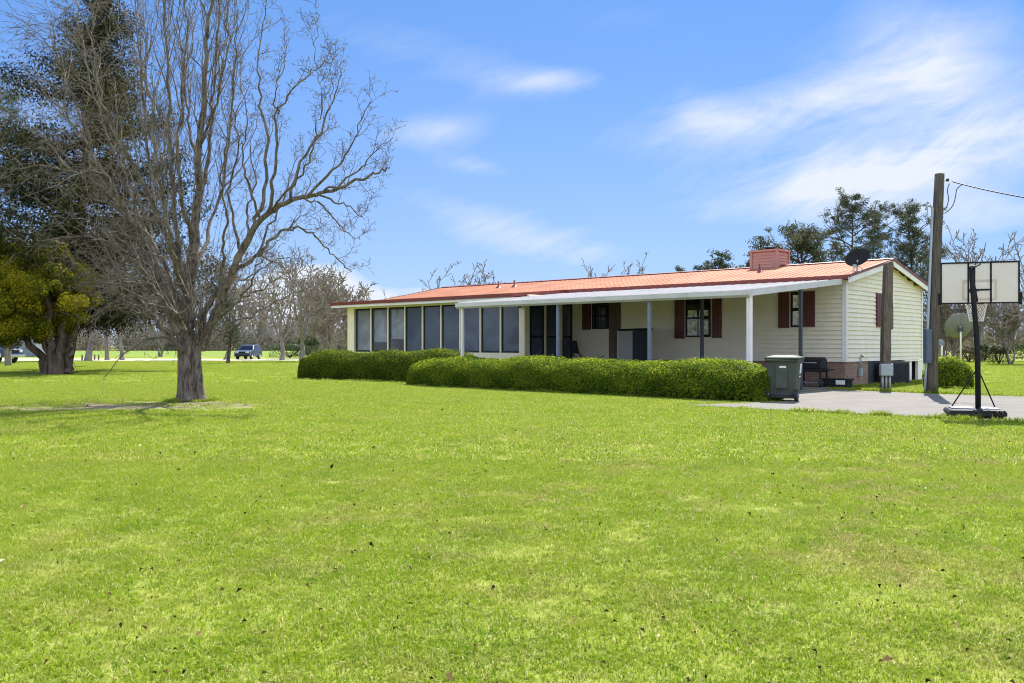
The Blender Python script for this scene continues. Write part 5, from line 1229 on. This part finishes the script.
# ------------------------------------------------------------------ grass
def tuft(name, n, rad, hmin, hmax, wd, seed):
    rng = np.random.default_rng(seed); r = rad*np.sqrt(rng.random(n)); a = rng.random(n)*6.283
    B = np.stack([r*np.cos(a), r*np.sin(a), np.zeros(n)], -1); h = rng.uniform(hmin, hmax, n); yaw = rng.random(n)*6.283; lean = rng.uniform(.3, 1.6, n)
    d = np.stack([np.cos(yaw), np.sin(yaw), np.zeros(n)], -1); s = np.stack([-np.sin(yaw), np.cos(yaw), np.zeros(n)], -1)*wd/2*rng.uniform(.7, 1.3, n)[:, None]
    up = np.array([0, 0, 1.]); m = B+up*h[:, None]*.55+d*(h*lean*.35)[:, None]; t = B+up*(h*(1-.34*lean))[:, None]+d*(h*lean*.95)[:, None]
    V = np.stack([B-s, B+s, m+s*.8, m-s*.8, t+s*.15, t-s*.15], 1).reshape(-1, 3)
    i = np.arange(n)*6; F = np.concatenate([np.stack([i, i+1, i+2, i+3], -1), np.stack([i+3, i+2, i+4, i+5], -1)])
    me = bpy.data.meshes.new(name); me.from_pydata(V.tolist(), [], F.tolist()); at = me.attributes.new('rnd', 'FLOAT', 'POINT'); at.data.foreach_set('value', np.repeat(rng.random(n), 6).astype(np.float32)); me.materials.append(MAT['blade']); me.update()
    return bpy.data.objects.new(name, me)
near_c = bpy.data.collections.new('grass_tufts'); far_c = bpy.data.collections.new('grass_clumps'); tall_c = bpy.data.collections.new('weed_tufts')
for i in range(5): near_c.objects.link(tuft('grass_tuft', 380, .19, .008, .032, .0042, 200+i))
for i in range(4): far_c.objects.link(tuft('grass_clump', 300, .42, .02, .05, .010, 220+i))
for i in range(3): tall_c.objects.link(tuft('weed_tuft', 60, .14, .05, .17, .012, 240+i))
poly = [(p.x, p.y) for p in drive]; slab = [(p.x, p.y) for p in (HW(-12.1, -6.9), HW(.34, -6.9), HW(.34, .1), HW(-12.1, .1))]
house_fp = [(p.x, p.y) for p in (HW(XL, -3.2), HW(-12, -3.2), HW(-12, -.05), HW(.1, -.05), HW(.1, YB), HW(XL, YB))]
def inside(X, Y, pl):
    r = np.zeros(len(X), bool); j = len(pl)-1
    for i in range(len(pl)):
        (xi, yi), (xj, yj) = pl[i], pl[j]; r ^= ((yi > Y) != (yj > Y)) & (X < (xj-xi)*(Y-yi)/(yj-yi+1e-12)+xi); j = i
    return r
def scatter(name, pts, coll, smin, smax, label, seed):
    rng = np.random.default_rng(seed); n = len(pts); me = bpy.data.meshes.new(name); me.vertices.add(n); me.vertices.foreach_set('co', pts.astype(np.float32).ravel())
    at = me.attributes.new('size', 'FLOAT', 'POINT'); at.data.foreach_set('value', rng.uniform(smin, smax, n).astype(np.float32))
    rt = me.attributes.new('turn', 'FLOAT_VECTOR', 'POINT'); rv = np.zeros((n, 3), np.float32); rv[:, 2] = rng.random(n)*6.283; rt.data.foreach_set('vector', rv.ravel())
    o = tag(link_mesh(name, me, MAT['blade']), label, 'grass', kind='stuff')
    ng = bpy.data.node_groups.new(name, 'GeometryNodeTree'); ng.interface.new_socket('Geometry', in_out='INPUT', socket_type='NodeSocketGeometry'); ng.interface.new_socket('Geometry', in_out='OUTPUT', socket_type='NodeSocketGeometry')
    N = ng.nodes; Lk = ng.links; gi = N.new('NodeGroupInput'); go = N.new('NodeGroupOutput'); mp = N.new('GeometryNodeMeshToPoints'); iop = N.new('GeometryNodeInstanceOnPoints'); ci = N.new('GeometryNodeCollectionInfo')
    ci.inputs[0].default_value = coll; ci.inputs[1].default_value = True; ci.inputs[2].default_value = True
    a1 = N.new('GeometryNodeInputNamedAttribute'); a1.data_type = 'FLOAT'; a1.inputs[0].default_value = 'size'; a2 = N.new('GeometryNodeInputNamedAttribute'); a2.data_type = 'FLOAT_VECTOR'; a2.inputs[0].default_value = 'turn'
    Lk.new(gi.outputs[0], mp.inputs[0]); Lk.new(mp.outputs[0], iop.inputs['Points']); Lk.new(ci.outputs[0], iop.inputs['Instance']); iop.inputs['Pick Instance'].default_value = True
    Lk.new(a1.outputs['Attribute'], iop.inputs['Scale']); Lk.new(a2.outputs['Attribute'], iop.inputs['Rotation']); Lk.new(iop.outputs[0], go.inputs[0])
    md = o.modifiers.new('grass', 'NODES'); md.node_group = ng; return o
def lawn_points(y0, y1, sp, seed, margin):
    rng = np.random.default_rng(seed); ys = np.arange(y0, y1, sp); out = []
    for y in ys:
        hw = .60*y+margin; xs = np.arange(-hw, hw, sp); out.append(np.stack([xs+rng.uniform(-.5, .5, len(xs))*sp, y+rng.uniform(-.5, .5, len(xs))*sp, np.zeros(len(xs))], -1))
    p = np.concatenate(out); k = ~(inside(p[:, 0], p[:, 1], poly) | inside(p[:, 0], p[:, 1], slab) | inside(p[:, 0], p[:, 1], house_fp)); p = p[k]
    for (x, y, rx, ry) in ((-8.6, 21.4, 4.6, 2.1), (-23.5, 44.5, 4.2, 2.2), (-9.5, 20.2, 6.5, 1.1)):
        e = np.sqrt(((p[:, 0]-x)/rx)**2+((p[:, 1]-y)/ry)**2); p = p[rng.random(len(p)) < np.clip((e-.25)*1.3, .18, 1)]
    return p
scatter('grass', lawn_points(1.0, 11.0, .19, 301, 5.0), near_c, .6, 1.5, 'short mown lawn grass in the foreground', 1)
scatter('grass', lawn_points(11.0, 34.0, .40, 302, 5.0), far_c, .8, 1.25, 'short mown lawn grass from the middle distance to the house', 2)
scatter('grass', lawn_points(34.0, 84.0, .95, 303, 4), far_c, 1.2, 1.9, 'lawn grass beyond the house and the old trees', 3)
rng = np.random.default_rng(305); E = []
def along(a, b, n, jit): 
    t = rng.random(n)[:, None]; E.append(np.array(a)[:2]+(np.array(b)[:2]-np.array(a)[:2])*t+rng.normal(0, jit, (n, 2)))
along(HW(.25, -.9), HW(.6, YB), 90, .22); along(HW(.4, -1.9), HW(3.4, -2.65), 60, .12); along(HW(3.6, -2.6), HW(14, -2.2), 110, .08); along(HW(2.5, -12.1), HW(14, -12.15), 90, .05)
along(G(412, 386.2), G(690, 399), 40, .08); along(G(303, 380), G(410, 383), 30, .08); along(G(935, 390), G(978, 389), 30, .12)
for c, r_, n in ((G(190.5, 401), .5, 40), (G(55, 374.5), 1.6, 40), (pb, .28, 16), (hb, .6, 8)):
    q = rng.random(n)*6.283; E.append(np.stack([c[0]+r_*np.cos(q)*rng.uniform(.8, 1.3, n), c[1]+r_*np.sin(q)*rng.uniform(.8, 1.3, n)], -1))
e = np.concatenate(E); scatter('weeds', np.concatenate([e, np.zeros((len(e), 1))], 1), tall_c, .4, 1.1, 'taller unmown grass and weeds along edges, hedges and trunks', 4)
# fallen leaves
rng = np.random.default_rng(310); n = 1500; y = 2.6+rng.random(n)**1.3*20; x = rng.uniform(-1, 1, n)*(.6*y+1)
k = ~inside(x, y, poly); x, y = x[k], y[k]; k2 = 500; x = np.concatenate([x, rng.normal(-9, 3, k2)]); y = np.concatenate([y, rng.normal(21.2, 1.3, k2)]); n = len(x)
C = np.stack([x, y, rng.uniform(.018, .04, n)], -1); V, F, a = leaf_arrays(C, np.tile([0, 0, 1.], (n, 1)), rng.uniform(.015, .045, n)*np.where(rng.random(n) < .06, 1.6, 1), .5, .5, rng, rng.random(n)**1.7, .35)
MAT['dead_leaf'] = leaf_mat('dead_leaves', [(0, (.025, .018, .010)), (.55, (.085, .052, .024)), (.85, (.24, .16, .075)), (1, (.62, .55, .42))], .1, .9, None, .0)
tag(np_mesh('fallen_leaves', V, F, MAT['dead_leaf'], None, a), 'scattered dead leaves lying in the lawn', 'leaves', kind='stuff')
